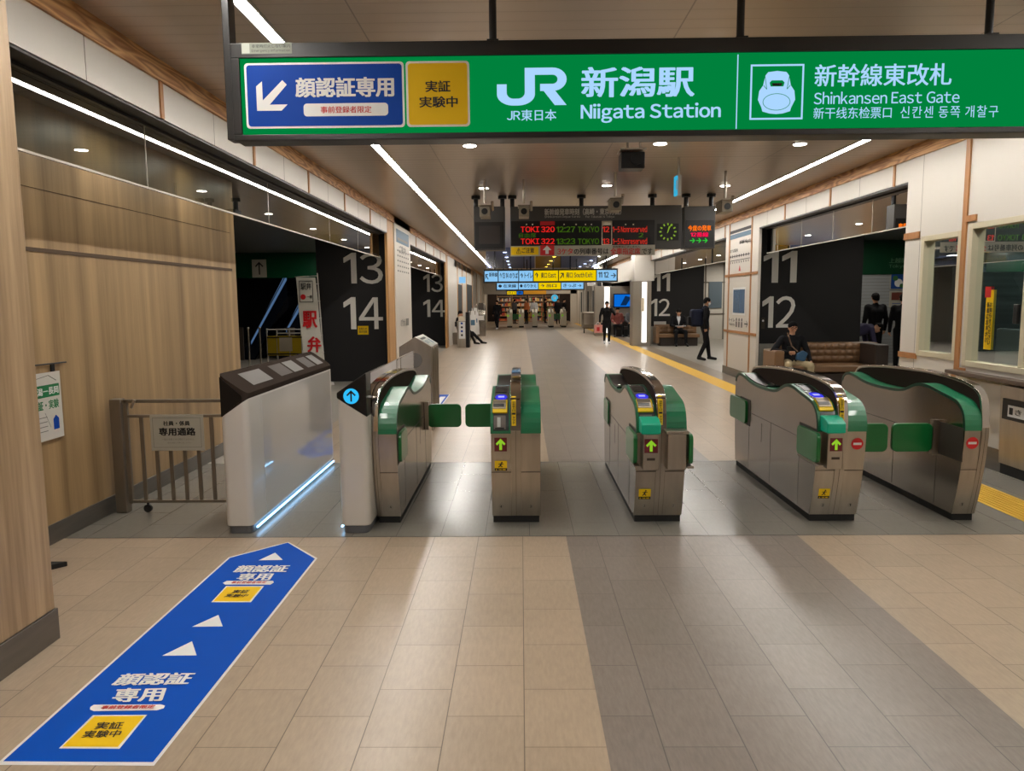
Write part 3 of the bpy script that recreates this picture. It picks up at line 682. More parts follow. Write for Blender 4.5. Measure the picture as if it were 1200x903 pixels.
# information panel with screen on the right white pillar
t = thing('information_panel', 'white pillar panel with printed map and blue screen beside the right number wall', 'information panel', (XR, 14.9, .9))
s = Sheet((XR - .004, 15.75, 0), (0, -1, 0), (0, 0, 1), .0015)
s.rect(.1, 2.86, 1.55, 2.92, 0, 1); s.rect(.08, 2.75, 1.6, 2.84, 3, 1); s.text('新潟駅 Niigata', .8, 2.60, 1.55, 2.69, 0, 1); s.text('のりば案内', .15, 2.48, .7, 2.55, 0, 1)
s.line(.15, 2.40, 1.5, 2.40, .012, 0, 1); s.line(.15, 2.32, 1.5, 2.32, .012, 0, 1)
for i in range(9): s.disc(.2 + i * .15, 2.40, .03, 0, 2); s.rect(.18 + i * .15, 2.26, .22 + i * .15, 2.30, 0, 1)
s.poly([(.85, 2.22), (.78, 2.1), (.92, 2.1)], 1, 1)
s.build('map_print', ['black_print', 'red_print', 'white_print', 'print_blue'], t); s.mb = MB()
s.rect(.42, 1.24, 1.28, 1.78, 2, 1); s.rect(.46, 1.28, 1.24, 1.74, 4, 2)
s.build('screen', ['black_print', 'red_print', 'white_print', 'print_blue', mat('panel_screen', (60, 84, 108), .2, emit=(60, 84, 108), es=.25)], t); s.mb = MB()
s.text('トイレ', .2, 1.10, .6, 1.17, 0, 1); s.text('Toilets', .2, 1.02, .6, 1.07, 0, 1)
for i, u in enumerate((.72, .9, 1.08)):
    s.disc(u, 1.15, .035, 0, 1); s.rect(u - .035, 1.0, u + .035, 1.11, 0, 1)
s.line(1.25, 1.08, 1.45, 1.08, .02, 0, 1); s.line(1.38, 1.14, 1.46, 1.075, .02, 0, 1); s.line(1.38, 1.02, 1.46, 1.085, .02, 0, 1)
s.build('facility_print', 'black_print', t)
# ================================================================== MAIN SIGN (backlit, hung from the ceiling)
YS = 4.0
def q4(px, py): return gy(px, py, YS)
t = thing('station_sign', 'long backlit green station sign hanging over the ticket gates', 'sign', (1.0, YS + .06, 2.4))
XA, XB = -1.48, 3.6; ZS0, ZS1 = 2.405, 2.888
MB().box(XA, XB, YS + .006, YS + .14, ZS0, ZS1).box(XA, XB, YS - .012, YS + .006, ZS0, 2.435).box(XA, XB, YS - .012, YS + .006, 2.815, ZS1).box(XA, XA + .045, YS - .012, YS + .006, 2.435, 2.815).build('frame', 'black_frame', t, bevel=.004)
MB().box(XA + .045, XB, YS, YS + .005, 2.435, 2.815).build('light_panel', 'sign_green', t)
for x in (-.135, 1.145, 2.42): MB().tube((x, YS + .07, ZS1), (x, YS + .07, ZC), .02).box(x - .03, x + .03, YS + .03, YS + .11, ZS1, ZS1 + .02).build('hanging_pole', 'black_metal', t)
MB().box(-1.515, -1.478, YS - .01, YS + .08, 2.41, ZC).build('side_post', 'black_frame', t, bevel=.004)
s = facing(YS - .0005, step=.0008)
def T(txt, px0, py0, px1, py1, mi, l=3, bold=.012, rel=s):
    a = q4(px0, (py0 + py1) / 2); b = q4(px1, (py0 + py1) / 2); m = (px0 + px1) / 2
    z1 = q4(m, py0)[1]; z0 = q4(m, py1)[1]; rel.text(txt, a[0], z0, b[0], z1, mi, l, bold)
def Rr(px0, py0, px1, py1, mi, l, r=0, rel=s):
    a = q4(px0, (py0 + py1) / 2); b = q4(px1, (py0 + py1) / 2); m = (px0 + px1) / 2
    rel.rect(a[0], q4(m, py1)[1], b[0], q4(m, py0)[1], mi, l, r)
mats = ['sign_white', 'white_print', 'blue_print', 'yellow_print', 'red_print', 'black_print', 'sign_green']
Rr(287.5, 73, 474, 150, 1, 1, .02); Rr(290, 75.5, 471.5, 147.5, 2, 2, .016)
Rr(476, 71.5, 550.5, 148.5, 1, 1, .02); Rr(478.5, 74, 548, 146, 3, 2, .016)
def arrow_dl(px0, py0, px1, py1, mi, l):
    a = q4(px0, py1); b = q4(px1, py0); w, h = b[0] - a[0], b[1] - a[1]
    P = [(0, 0), (.80, 0), (1.0, .20), (.42, .20), (1.0, .85), (.86, 1.0), (.20, .34), (.20, .97), (.0, .80)]
    s.poly([(a[0] + u * w, a[1] + v * h) for u, v in P], mi, l)
arrow_dl(301.5, 94, 336, 130, 1, 3)
T('顔認証専用', 346, 90.5, 462, 114, 1, 3, .03); Rr(356, 121, 455, 136, 1, 3, .018); T('事前登録者限定', 376, 124.5, 435.5, 132.5, 4, 4, .012)
T('実証', 498.5, 94.5, 528, 108, 5, 3, .02); T('実験中', 491.5, 113, 536.5, 126, 5, 3, .02)
# JR mark
def jr():
    a = q4(582.5, 124); b = q4(664, 79); w, h = b[0] - a[0], b[1] - a[1]
    U = lambda pts: [(a[0] + u * w, a[1] + v * h) for u, v in pts]
    arc = lambda cx, cy, rx, ry, a0, a1, n=10: [(cx + rx * math.cos(math.radians(a0 + (a1 - a0) * i / n)), cy + ry * math.sin(math.radians(a0 + (a1 - a0) * i / n))) for i in range(n + 1)]
    # J with the top bar of the R
    s.poly(U([(0, .57), (.14, .57)] + arc(.235, .35, .095, .165, 180, 270) + arc(.30, .35, .10, .165, 270, 360) + [(.40, 1.0), (.545, 1.0), (.545, .30)] + arc(.30, .30, .245, .30, 0, -90)[0:] + arc(.235, .30, .235, .30, 270, 180)), 0, 2)
    s.poly(U([(.545, 1.0), (.545, .81), (.80, .81), (.80, 1.0)]), 0, 2)
    s.poly(U(arc(.80, .69, .20, .31, 90, -90, 14) + arc(.80, .69, .07, .12, -90, 90, 10)), 0, 2)
    s.poly(U([(.62, .57), (.62, .38), (.82, .38), (.82, .57)]), 0, 2)
    s.poly(U([(.62, .50), (.83, .40), (1.0, 0), (.83, 0)]), 0, 2.3)
jr()
T('JR東日本', 594, 128.5, 652, 141.5, 0, 3, .008)
T('新潟駅', 681, 78, 814, 114, 0, 3, .02); T('Niigata Station', 680.5, 121, 844.5, 143.5, 0, 3, .018)
Rr(863, 64, 864.3, 151, 0, 2)
# train pictogram
a = q4(878, 140.5); b = q4(942.5, 75); w, h = b[0] - a[0], b[1] - a[1]; U = lambda u, v: (a[0] + u * w, a[1] + v * h)
s.frame(a[0], a[1], b[0], b[1], .009, 0, 2)
body = [(.28, .80), (.33, .86), (.5, .88), (.67, .86), (.72, .80), (.76, .62), (.83, .52), (.85, .36), (.78, .22), (.76, .15), (.62, .11), (.5, .10), (.38, .11), (.24, .15), (.22, .22), (.15, .36), (.17, .52), (.24, .62)]
s.poly([U(*p) for p in body], 0, 2)
s.poly([U(.36, .67), U(.40, .71), U(.60, .71), U(.64, .67), U(.62, .60), U(.38, .60)], 6, 3); s.poly([U(.40, .66), U(.60, .66), U(.58, .61), U(.42, .61)], 5, 4)
c_ = U(.5, .32); s.ring(c_[0], c_[1], w * .26, .003, 6, 3, 30, ry=h * .155); s.line(*U(.25, .62), *U(.31, .55), .003, 6, 3); s.line(*U(.75, .62), *U(.69, .55), .003, 6, 3)
s.line(*U(.31, .55), *U(.27, .80), .003, 6, 3); s.line(*U(.69, .55), *U(.73, .80), .003, 6, 3)
T('新幹線東改札', 954.5, 74.5, 1115, 101, 0, 3, .012); T('Shinkansen East Gate', 953.5, 107, 1124, 121.5, 0, 3, .004)
T('新干线东检票口', 953, 125.5, 1044.5, 139, 0, 3, .002); T('신칸센 동쪽 개찰구', 1055, 124, 1169.5, 138, 0, 3, 0)
s.build('lettering', mats, t)
s2 = facing(YS - .0125, step=.0008)
Rr(284, 51, 343, 64, 0, 1, rel=s2); Rr(284.5, 52, 293.5, 63.5, 1, 2, rel=s2); T('非常時灯火しない案内', 296, 53, 341, 57, 2, 2, 0, rel=s2); T('Emergency information', 296, 58.5, 341, 62.5, 2, 2, 0, rel=s2)
s2.build('small_label', [mat('label_grey', (130, 136, 122), .5), mat('label_light', (176, 180, 168), .5), 'black_print'], t)

# ================================================================== DEPARTURE BOARDS
YD = 12.0
def board(px0, px1, py0, py1, label, name='display_board', split=None):
    a, b = gy(px0, py0, YD), gy(px1, py1, YD); x0, z1, x1, z0 = a[0], a[1], b[0], b[1]
    t = thing(name, label, 'display', ((x0 + x1) / 2, YD, z0)); MB().box(x0, x1, YD, YD + .25, z0, z1).build('housing', 'board_grey', t, bevel=.006)
    return t, x0, x1, z0, z1
mat('board_grey', (58, 56, 54), .45)
def poles(t, xs, z):
    for x in xs: MB().tube((x, YD + .12, z), (x, YD + .12, ZC), .035).tube((x, YD + .12, ZC - .05), (x, YD + .12, ZC), .07).build('hanging_pole', 'black_metal', t)
t, x0, x1, z0, z1 = board(555, 592, 242, 293, 'blank black display hanging left of the departure board')
MB().box(x0 + .02, x1 - .02, YD - .01, YD, z0 + .02, z1 - .24).build('screen', 'black_gloss', t); MB().box(x0 + .08, x1 - .08, YD - .014, YD - .01, z0 + .1, z1 - .3).build('panel', mat('dead_screen', (36, 26, 22), .5), t)
poles(t, (x0 + .03, x1 - .04), z1)
t, x0, x1, z0, z1 = board(598, 798, 242, 291, 'long departure board with red and green train times and an analogue clock', 'departure_board')
xs = gy(767, 260, YD)[0]; zt = gy(680, 258.5, YD)[1]; zbt = gy(680, 287.5, YD)[1]
MB().box(x0 + .01, xs, YD - .012, YD, zbt, zt).build('screen', 'black_gloss', t)
s = facing(YD - .013, step=.003)
def D(txt, px0, py0, px1, py1, mi, bold=.02, Y=YD):
    a, b = gy(px0, py0, Y), gy(px1, py1, Y); s.text(txt, a[0], b[1], b[0], a[1], mi, 1, bold)
D('TOKI', 610, 265.5, 632, 272, 0); D('320', 634, 265.5, 650, 272, 0); D('TOKI', 610, 279.5, 632, 286, 0); D('322', 634, 279.5, 650, 286, 0)
D('12:27', 652, 265.5, 674, 272, 2); D('TOKYO', 677, 265.5, 702, 272, 2); D('13:23', 652, 279.5, 674, 286, 2); D('TOKYO', 677, 279.5, 702, 286, 2); D('自由席', 608, 273, 628, 278.5, 2, .0)
D('12', 706, 265.5, 714, 272, 1); D('13', 706, 279.5, 714, 286, 1); D('1-5 Nonreserved', 718, 265, 758, 272, 1); D('1-5 Nonreserved', 718, 279, 758, 286, 1); D('2', 748, 273, 754, 278, 2)
s.build('led_text', ['led_red', 'led_redder', 'led_green'], t)
s = facing(YD - .002, step=.003); D('新幹線発車時刻（高崎・東京方面）', 638, 244.5, 728, 251.5, 0, .02); D('Shinkansen Departures', 638, 252.5, 680, 255.5, 0, .0); D('for Takasaki & Tokyo', 686, 252.5, 720, 255.5, 0, 0); s.build('heading', mat('heading', (190, 186, 176), .5), t)
s = facing(YD - .016, step=.003)
def DR(px0, py0, px1, py1, mi, l=1): a, b = gy(px0, py0, YD), gy(px1, py1, YD); s.rect(a[0], b[1], b[0], a[1], mi, l)
DR(633, 259.5, 650, 264, 0); 
a, b = gy(705, 259.5, YD), gy(717, 287, YD); s.frame(a[0], b[1], b[0], a[1], .012, 1, 1); DR(705, 259, 717, 264, 1)
for px in (617, 624, 661, 675, 686, 693, 733, 742): c = gy(px, 263, YD); s.disc(c[0], c[1], .012, 1, 1, 8)
s.build('overlay', ['red_print', 'cream'], t)
s = facing(YD - .02, step=.003)
za = gy(690, 287.5, YD)[1]; zb = gy(690, 299.5, YD)[1]
MB().box(x0 - .005, xs + .01, YD - .02, YD + .0, zb, za).build('notice_board', 'white_sign', t)
s.mb = MB(); s.O = Vector((0, YD - .022, 0))
DR(599, 289.5, 631, 298.5, 0); D('⚠ご注意', 605, 290.5, 626, 297, 3); DR(633, 287.5, 649.5, 299, 1)
a = gy(641, 293, YD); s.poly([(a[0] - .07, a[1]), (a[0], a[1] + .07), (a[0] + .07, a[1]), (a[0] + .025, a[1]), (a[0] + .025, a[1] - .06), (a[0] - .025, a[1] - .06), (a[0] - .025, a[1])], 2, 3)
def D2(txt, *p, mi): s.O = Vector((0, YD - .026, 0)); D(txt, *p, mi, .015)
D2('3ケタ', 653, 291, 671, 298, mi=1); D2('の列車番号は', 672.5, 291, 713, 298, mi=3); D2('全車指定席', 715, 290.5, 750, 298, mi=1); D2('です', 752, 291, 764, 298, mi=3); D2('自由席はございません', 718, 288, 750, 289.8, mi=3)
s.build('notice_print', ['yellow_print', 'red_print', 'white_print', 'black_print'], t)
# clock
c = gy(782.5, 271.5, YD); s = facing(YD - .004, step=.004); a, b = gy(770, 262, YD), gy(795, 281.5, YD)
s.rect(a[0], b[1], b[0], a[1], 0, 1)
for i in range(12): an = PI * i / 6; s.line(c[0] + .10 * math.sin(an), c[1] + .10 * math.cos(an), c[0] + .135 * math.sin(an), c[1] + .135 * math.cos(an), .022, 1, 2)
s.line(c[0], c[1], c[0] + .02, c[1] + .085, .018, 1, 3); s.line(c[0] - .01, c[1] - .02, c[0] + .05, c[1] + .12, .012, 1, 4); s.build('clock', ['black_print', 'clock_green'], t)
poles(t, (x0 + .03, gy(682, 240, YD)[0], gy(766, 240, YD)[0]), z1)
t, x0, x1, z0, z1 = board(802, 837.5, 241.5, 291, 'small square display with orange, magenta and green characters, right of the clock')
MB().box(x0 + .02, x1 - .02, YD - .01, YD, z0 + .02, gy(820, 258, YD)[1]).build('screen', 'black_gloss', t)
s = facing(YD - .012, step=.003); D('今度の発車', 806, 264, 833, 270.5, 0, .03); D('12番線', 809, 272, 830, 277.5, 1, .03); D('→→→', 808, 279, 829, 284.5, 2, .03); s.build('led_text', ['led_orange', 'led_magenta', 'led_bright_green'], t); poles(t, (x0 + .05, x1 - .04), z1)

# ================================================================== LIGHTS ON THE CEILING
def line_light(x, ya, yb, label, n=6):
    t = thing('line_light', label, 'ceiling light', (x, ya, ZC))
    b = MB().box(x - .055, x - .04, ya, yb, ZC - .012, ZC - .0005).box(x + .04, x + .055, ya, yb, ZC - .012, ZC - .0005).box(x - .04, x + .04, ya, yb, ZC - .002, ZC - .0005); b.build('channel', 'white_plastic', t)
    d = MB(); L = (yb - ya) / n
    for i in range(n): d.box(x - .032, x + .032, ya + i * L, ya + (i + 1) * L - .02, ZC - .010, ZC - .003)
    d.build('diffuser', 'light_line', t)
line_light(-1.52, -5, 38, 'continuous white ceiling light line on the left side'); line_light(3.62, -5, 38, 'continuous white ceiling light line on the right side')
spots = [(-.53, 8.2), (-.53, 11.25), (1.49, 8.2), (1.257, 11.1), (3.0, 8.3), (3.0, 11.25)] + [(x, y) for y in (14.2, 17.2, 20.2, 23.2, 26.2, 29.2, 32.2, 35.2, 38.2) for x in (-.53, 1.3, 3.0)] + [(x, y) for y in (5.2, 2.2, -1.) for x in (-.53, 1.3, 3.0)]
def spotdesc(x, y):
    return 'small round ceiling downlight, ' + {-1: 'left', 0: 'middle', 1: 'right'}[0 if .5 < x < 2 else (-1 if x < .5 else 1)] + ' row, about %d metres down the hall' % round(y)
first = None
for x, y in spots:
    if first is None:
        first = thing('downlight', spotdesc(x, y), 'ceiling light', (x, y, ZC), 'round ceiling downlights')
        MB().tube((x, y, ZC - .008), (x, y, ZC - .0005), .085, n=24).build('trim_ring', 'white_plastic', first)
        MB().tube((x, y, ZC - .012), (x, y, ZC - .007), .066, n=24).build('lens', 'light_disc', first)
    else: copy_thing(first, (x, y, ZC), spotdesc(x, y))
for i, (x, y) in enumerate(spots):
    ld = bpy.data.lights.new('downlight_lamp', 'SPOT'); ld.energy = 42; ld.spot_size = math.radians(105); ld.spot_blend = .6; ld.shadow_soft_size = .07; ld.color = (1, .95, .88)
    lo = bpy.data.objects.new('downlight_lamp', ld); lo.location = (x, y, ZC - .03); COL.objects.link(lo)
# cameras on the ceiling
def cctv(px, py, Y, label, turn, first=[None]):
    x, z = gy(px, py, Y)
    if first[0]: return copy_thing(first[0], (x, Y, z), label)
    t = thing('security_camera', label, 'camera', (x, Y, z), 'security cameras under the ceiling')
    MB().tube((x, Y + .1, z + .1), (x, Y + .1, z + .55), .018).tube((x - .14, Y + .1, z + .48), (x + .14, Y + .1, z + .48), .01).tube((x, Y + .1, z + .50), (x, Y + .1, z + .56), .05).build('mount', 'steel', t)
    MB().box(x - .07, x + .07, Y - .02, Y + .3, z - .09, z + .05).box(x - .085, x + .085, Y - .05, Y + .3, z + .05, z + .065).build('housing', mat('cam_white', (150, 140, 122), .5), t, bevel=.012)
    MB().tube((x, Y - .03, z - .02), (x, Y - .015, z - .02), .042, n=16).build('lens', 'black_gloss', t)
    MB().tube((x + .1, Y + .1, z + .12), (x + .1, Y + .2, z + .02), .02).build('bracket', 'steel', t); first[0] = t; return t
for px, py, Y, l in ((568, 246, 10.4, 'security camera hanging before the blank black display'), (614, 246, 10.4, 'security camera in front of the left end of the departure board'), (722, 238, 9.9, 'security camera in front of the middle of the departure board'), (852, 240, 9.9, 'security camera next to the right light line')): cctv(px, py, Y, l, 0)
x, z = gy(740, 189, 7.2)
t = thing('ceiling_speaker', 'black box speaker hung from the ceiling behind the station sign', 'speaker', (x, 7.2, z))
MB().box(x - .11, x + .11, 7.1, 7.3, z - .08, z + .07).build('body', 'black_metal', t, bevel=.01); MB().tube((x - .04, 7.2, z + .07), (x - .04, 7.2, ZC), .012).tube((x + .08, 7.2, z + .07), (x + .08, 7.2, ZC), .012).box(x - .12, x + .12, 7.08, 7.32, z + .085, z + .1).build('bracket', 'steel', t); MB().tube((x + .03, 7.085, z), (x + .03, 7.1, z), .05, n=20).build('grille', 'black_gloss', t)
x, z = gy(792, 218, 9.0)
t = thing('exit_sign', 'small glowing exit sign seen edge on below the ceiling', 'sign', (x, 9.0, z)); MB().box(x + .01, x + .05, 8.93, 9.07, z - .12, z + .12).box(x + .02, x + .04, 8.98, 9.02, z + .12, ZC).build('housing', 'white_plastic', t)
MB().box(x - .012, x + .009, 8.94, 9.06, z - .11, z + .11).build('lit_face', 'lit_teal', t); s = facing(8.938, step=.002); s.rect(x - .008, z - .05, x + .004, z + .06, 0, 1); s.build('pictogram', 'white_print', t)

# ================================================================== TICKET GATES
PROF = [(5.19, .05), (5.15, .2), (5.115, .38), (5.095, .55), (5.09, .66), (5.10, .74), (5.14, .81), (5.22, .855), (5.42, .888), (5.56, .912), (5.66, .918), (5.76, .905), (5.86, .872), (5.95, .845), (6.1, .83), (6.4, .826), (6.62, .84), (6.8, .868), (6.93, .88), (7.02, .86), (7.07, .80), (7.08, .6), (7.06, .3), (7.03, .05)]
FIN = [(5.188, .05), (5.147, .2), (5.110, .38), (5.088, .55), (5.082, .68), (5.11, .86), (5.16, .925), (5.26, .965), (5.45, .99), (5.8, 1.005), (6.3, .995), (6.7, .97), (6.9, .948), (7.0, .92), (7.06, .86), (7.09, .75), (7.09, .3), (7.05, .05)]
def subdiv(P, i0, i1):
    # rounded version of the profile between two indices (Catmull-Rom)
    out = []
    for i in range(i0, i1):
        p0, p1, p2, p3 = P[max(i - 1, 0)], P[i], P[i + 1], P[min(i + 2, len(P) - 1)]
        for k in range(4):
            u = k / 4; out.append(tuple(.5 * (2 * p1[j] + (p2[j] - p0[j]) * u + (2 * p0[j] - 5 * p1[j] + 4 * p2[j] - p3[j]) * u * u + (3 * p1[j] - p0[j] - 3 * p2[j] + p3[j]) * u ** 3) for j in (0, 1)))
    return out + [P[i1]]
SP = subdiv(PROF, 0, len(PROF) - 1); SF = subdiv(FIN, 0, len(FIN) - 1)
SK = [p for p in subdiv(PROF, 4, 20)]
def offs(P, d):
    o = []
    for i in range(len(P)):
        a, b = P[max(i - 1, 0)], P[min(i + 1, len(P) - 1)]; dx, dy = b[0] - a[0], b[1] - a[1]; L = math.hypot(dx, dy)
        o.append((P[i][0] - dy / L * d, P[i][1] + dx / L * d))
    return o
ARC = [0]
for a, b in zip(SK[:-1], SK[1:]): ARC.append(ARC[-1] + math.hypot(b[0] - a[0], b[1] - a[1]))
def sk_at(s_):
    for i in range(len(ARC) - 1):
        if ARC[i + 1] >= s_:
            u = (s_ - ARC[i]) / (ARC[i + 1] - ARC[i]); return tuple(SK[i][j] * (1 - u) + SK[i + 1][j] * u for j in (0, 1))
    return SK[-1]
def band(mb, x0, x1, s0, s1, d0, d1, mi=0, n=None):
    n = n or max(2, int((s1 - s0) / .03)); P = [sk_at(s0 + (s1 - s0) * i / n) for i in range(n + 1)]
    A, B = offs(P, d0), offs(P, d1); mb.prism(A + B[::-1], 'x', x0, x1, mi)
def half(t, x0, x1, kind, frontbox=None):
    """kind: 'reader' (IC reader panel) or 'plain'"""
    MB().prism(SP, 'x', x0, x1).build('body', 'steel_side', t)
    MB().prism(offs(SP, .0015)[:21] + offs(SP, -.004)[:21][::-1], 'x', x0 + .002, x1 - .002).build('front_plate', 'steel', t)
    b = MB(); band(b, x0 - .001, x1 + .001, .0, ARC[-1], -.004, .007, 0, 60); b.build('green_cover', 'green_skin', t)
    b = MB()
    for xa in (x0 - .003, x1 - .002): band(b, xa, xa + .005, .0, ARC[-1], -.016, .005, 0, 60)
    b.build('cover_edge', 'green_edge', t)
    # seams
    MB().box(x0, x1, 5.108, 5.118, .382, .386).build('seam', 'line_dark', t)
    if kind == 'reader':
        b = MB(); band(b, x0 + .018, x1 - .014, .02, .66, .006, .011); b.build('reader_panel', mat('panel_grey', (58, 64, 66), .25, coat=.4), t)
        b = MB(); band(b, x0 + .028, x1 - .03, .475, .60, .011, .014); b.build('display', 'black_gloss', t)
        b = MB(); w = (x0 + x1) / 2
        for s0, s1, hw in ((.285, .30, .025), (.30, .33, .036), (.33, .37, .042), (.37, .40, .036), (.40, .415, .025)): band(b, w - hw, w + hw, s0, s1, .011, .0135, 0, 3)
        o = b.build('ic_mark', 'ic_blue', t); b = MB(); band(b, w - .022, w + .022, .335, .37, .014, .0155, 0, 3); b.build('ic_glow', 'ic_white', o)
        b = MB(); band(b, x0 + .012, x1 - .022, .135, .26, .008, .026); b.build('slot_rim', 'yellow', t, bevel=.006)
        b = MB(); band(b, x0 + .014, x1 - .034, .16, .245, .02, .030); b.build('ticket_slot', 'steel_dark', t)
        b = MB(); band(b, x0 + .018, x1 - .045, .175, .20, .028, .032); b.build('slot_mouth', 'black_gloss', t)
        b = MB(); band(b, x0 + .022, x1 - .035, .03, .122, .011, .014); b.build('instruction_plate', 'screen_grey', t)
        b = MB(); band(b, x0 + .045, x1 - .07, .045, .11, .0145, .016, 0); band(b, x0 + .03, x1 - .045, .032, .042, .0145, .016, 1, 2); b.build('instruction_print', ['office_wall', 'black_print'], t)
        b = MB(); band(b, x0 + .01, x1 - .01, 1.28, 1.88, .006, .018); b.build('rear_panel', 'black_gloss', t)
        b = MB(); band(b, x0 + .03, x0 + .05, 1.30, 1.36, .018, .03); band(b, x1 - .05, x1 - .035, 1.30, 1.36, .018, .03); b.build('rear_slot', 'chrome', t)
def gate(label, x0, x1, fin, halves, grp='row of automatic ticket gates'):
    t = thing('ticket_gate', label, 'ticket gate', ((x0 + x1) / 2, 5.19, 0), grp)
    MB().box(x0 + .008, x1 - .008, 5.20, 7.02, 0, .052).build('plinth', 'rubber', t)
    for a, b, k in halves: half(t, a, b, k)
    MB().prism(SF, 'x', fin[0], fin[1]).build('fin', 'steel', t)
    top = offs(SF, .003)[16:60]; MB().prism(top + offs(SF, -.012)[16:60][::-1], 'x', fin[0] - .002, fin[1] + .002).build('fin_edge', 'chrome', t, bevel=.002)
    side = [p for p in offs(SF, -.02) if p[1] > .70]; 
    MB().prism(side, 'x', fin[0] - .003, fin[1] + .003).build('fin_side', 'brown_gloss', t)
    MB().prism(offs(SF, .0015)[:17] + offs(SF, -.004)[:17][::-1], 'x', (fin[0] + fin[1]) / 2 - .001, (fin[0] + fin[1]) / 2 + .001).build('seam', 'line_dark', t)
    return t
def front_sheet(): return facing(0, step=.0015)
def fy(z):  # front surface depth at height z
    P = PROF[:8]
    for a, b in zip(P[:-1], P[1:]):
        if a[1] <= z <= b[1]: return a[0] + (b[0] - a[0]) * (z - a[1]) / (b[1] - a[1])
    return 5.09
def decal(t, name, x0, x1, z0, z1, draw, mats, Y=None, lift=.004):
    ya, yb = (fy(z0), fy(z1)) if Y is None else (Y, Y)
    s = Sheet((x0, ya - lift, z0), (1, 0, 0), (0, yb - ya, z1 - z0), .0012); draw(s, x1 - x0, math.hypot(z1 - z0, yb - ya)); s.build(name, mats, t)
def arrow_art(s, w, h):
    s.rect(0, 0, w, h, 0, 1); P = [(.5, .93), (.9, .56), (.78, .44), (.61, .60), (.61, .1), (.39, .1), (.39, .60), (.22, .44), (.1, .56)]
    s.poly([(u * w, v * h) for u, v in P], 1, 2)
def caution_art(s, w, h):
    s.rect(0, 0, w, h, 1, 1); s.rect(0, h * .26, w, h, 0, 2); s.disc(w * .58, h * .82, w * .07, 1, 3, 10)
    s.line(w * .55, h * .74, w * .45, h * .5, w * .12, 1, 3); s.line(w * .3, h * .66, w * .72, h * .68, w * .06, 1, 3); s.line(w * .45, h * .5, w * .3, h * .36, w * .08, 1, 3); s.line(w * .46, h * .52, w * .62, h * .38, w * .08, 1, 3)
    s.poly([(w * .06, h * .06), (w * .22, h * .06), (w * .14, h * .2)], 0, 3); s.text('注意', w * .3, h * .06, w * .9, h * .19, 0, 3, .02)
def num_art(n):
    def f(s, w, h): s.disc(w / 2, h / 2, w / 2, 0, 1, 20); s.text(n, w * .34, h * .22, w * .66, h * .78, 1, 2, .03)
    return f
def noentry(s, w, h): s.disc(w / 2, h / 2, w / 2, 0, 1, 32); s.rect(w * .16, h * .40, w * .84, h * .60, 1, 2)
NUM = [mat('num_plate', (160, 154, 142), .5), 'black_print']
def number(t, n, x, z=.125): decal(t, 'lane_number', x - .017, x + .017, z - .017, z + .017, num_art(n), NUM)
def finstrip(t, x):
    def art(s, w, h):
        s.rect(0, 0, w, h, 0, 1); s.vtext('切符投入口', w * .2, h * .56, w * .8, h * .96, 1, 2, .02); s.rect(w * .1, h * .44, w * .9, h * .52, 1, 2); s.vtext('タッチ', w * .2, h * .06, w * .8, h * .38, 1, 2, .02)
    s = Sheet((x, 5.078, .715), (1, 0, 0), (0, .012, .14), .001); art(s, .03, .175); s.build('yellow_strip', ['yellow', 'black_print'], t)
    s = Sheet((x, 5.0965, .855), (1, 0, 0), (0, .045, .065), .001); s.rect(0, 0, .03, .07, 0, 1); s.build('yellow_strip', ['yellow', 'black_print'], t)
def flap_leaf(t, x0, x1, y0, y1, label=None):
    """closed leaf between x0..x1 at depth y0..y1, or folded along the side"""
    b = MB(); z0, z1 = .452, .66; r = .04; horizontal = (x1 - x0) > (y1 - y0)
    a0, a1 = (x0, x1) if horizontal else (y0, y1); pts = []
    for cx, cy, an in ((a1 - r, z0 + r, -90), (a1 - r, z1 - r, 0), (a0 + r, z1 - r, 90), (a0 + r, z0 + r, 180)):
        pts += [(cx + r * math.cos(math.radians(an + 15 * i)), cy + r * math.sin(math.radians(an + 15 * i))) for i in range(7)]
    b.prism(pts, 'y' if horizontal else 'x', *((y0, y1) if horizontal else (x0, x1))); b.build('flap', 'green_flap', t, bevel=.006)
def recess(t, x, sx, y0, y1):
    MB().prism([(y0, .44), (y1, .44), (y1, .675), (y0, .675)], 'x', x - sx * .002, x + sx * .003).build('flap_recess', 'line_dark', t)
def side_lines(t, x, sx):
    b = MB(); xa, xb = (x + sx * .0005, x + sx * .0015)
    b.box(xa, xb, 5.42, 6.62, .562, .565).box(xa, xb, 5.42, 5.422, .06, .562).box(xa, xb, 6.05, 6.052, .06, .562).box(xa, xb, 6.62, 6.622, .06, .45).box(xa, xb, 6.28, 6.282, .36, .52)
    b.build('side_seam', 'line_dark', t)
def front_box(t, x0, x1, teal):
    MB().box(x0, x1, 4.985, 5.12, .42, .668).build('box_housing', 'steel', t, bevel=.008)
    if teal: MB().prism([(4.97, .668), (5.13, .668), (5.13, .775), (5.03, .765), (4.97, .735)], 'x', x0 - .012, x1 + .006).build('box_top', 'teal', t, bevel=.008)
    else: MB().box(x0 - .012, x1 + .012, 4.975, 5.13, .668, .69).build('box_top', 'steel', t, bevel=.004)

# gate 4 (left end), right half only, fin on its left
g = gate('leftmost green and steel ticket gate beside the white black-topped gate with the blue arrow', -1.03, -.862, (-1.03, -.99), [(-.99, -.862, 'plain')])
number(g, '4', -.93); side_lines(g, -.862, 1); recess(g, -.862, 1, 5.10, 5.42); recess(g, -.862, 1, 6.55, 6.68)
flap_leaf(g, -.860, -.835, 5.12, 5.40); flap_leaf(g, -.835, -.535, 6.58, 6.612); MB().box(-.865, -.825, 6.57, 6.62, .43, .68).build('hinge', 'steel', g)
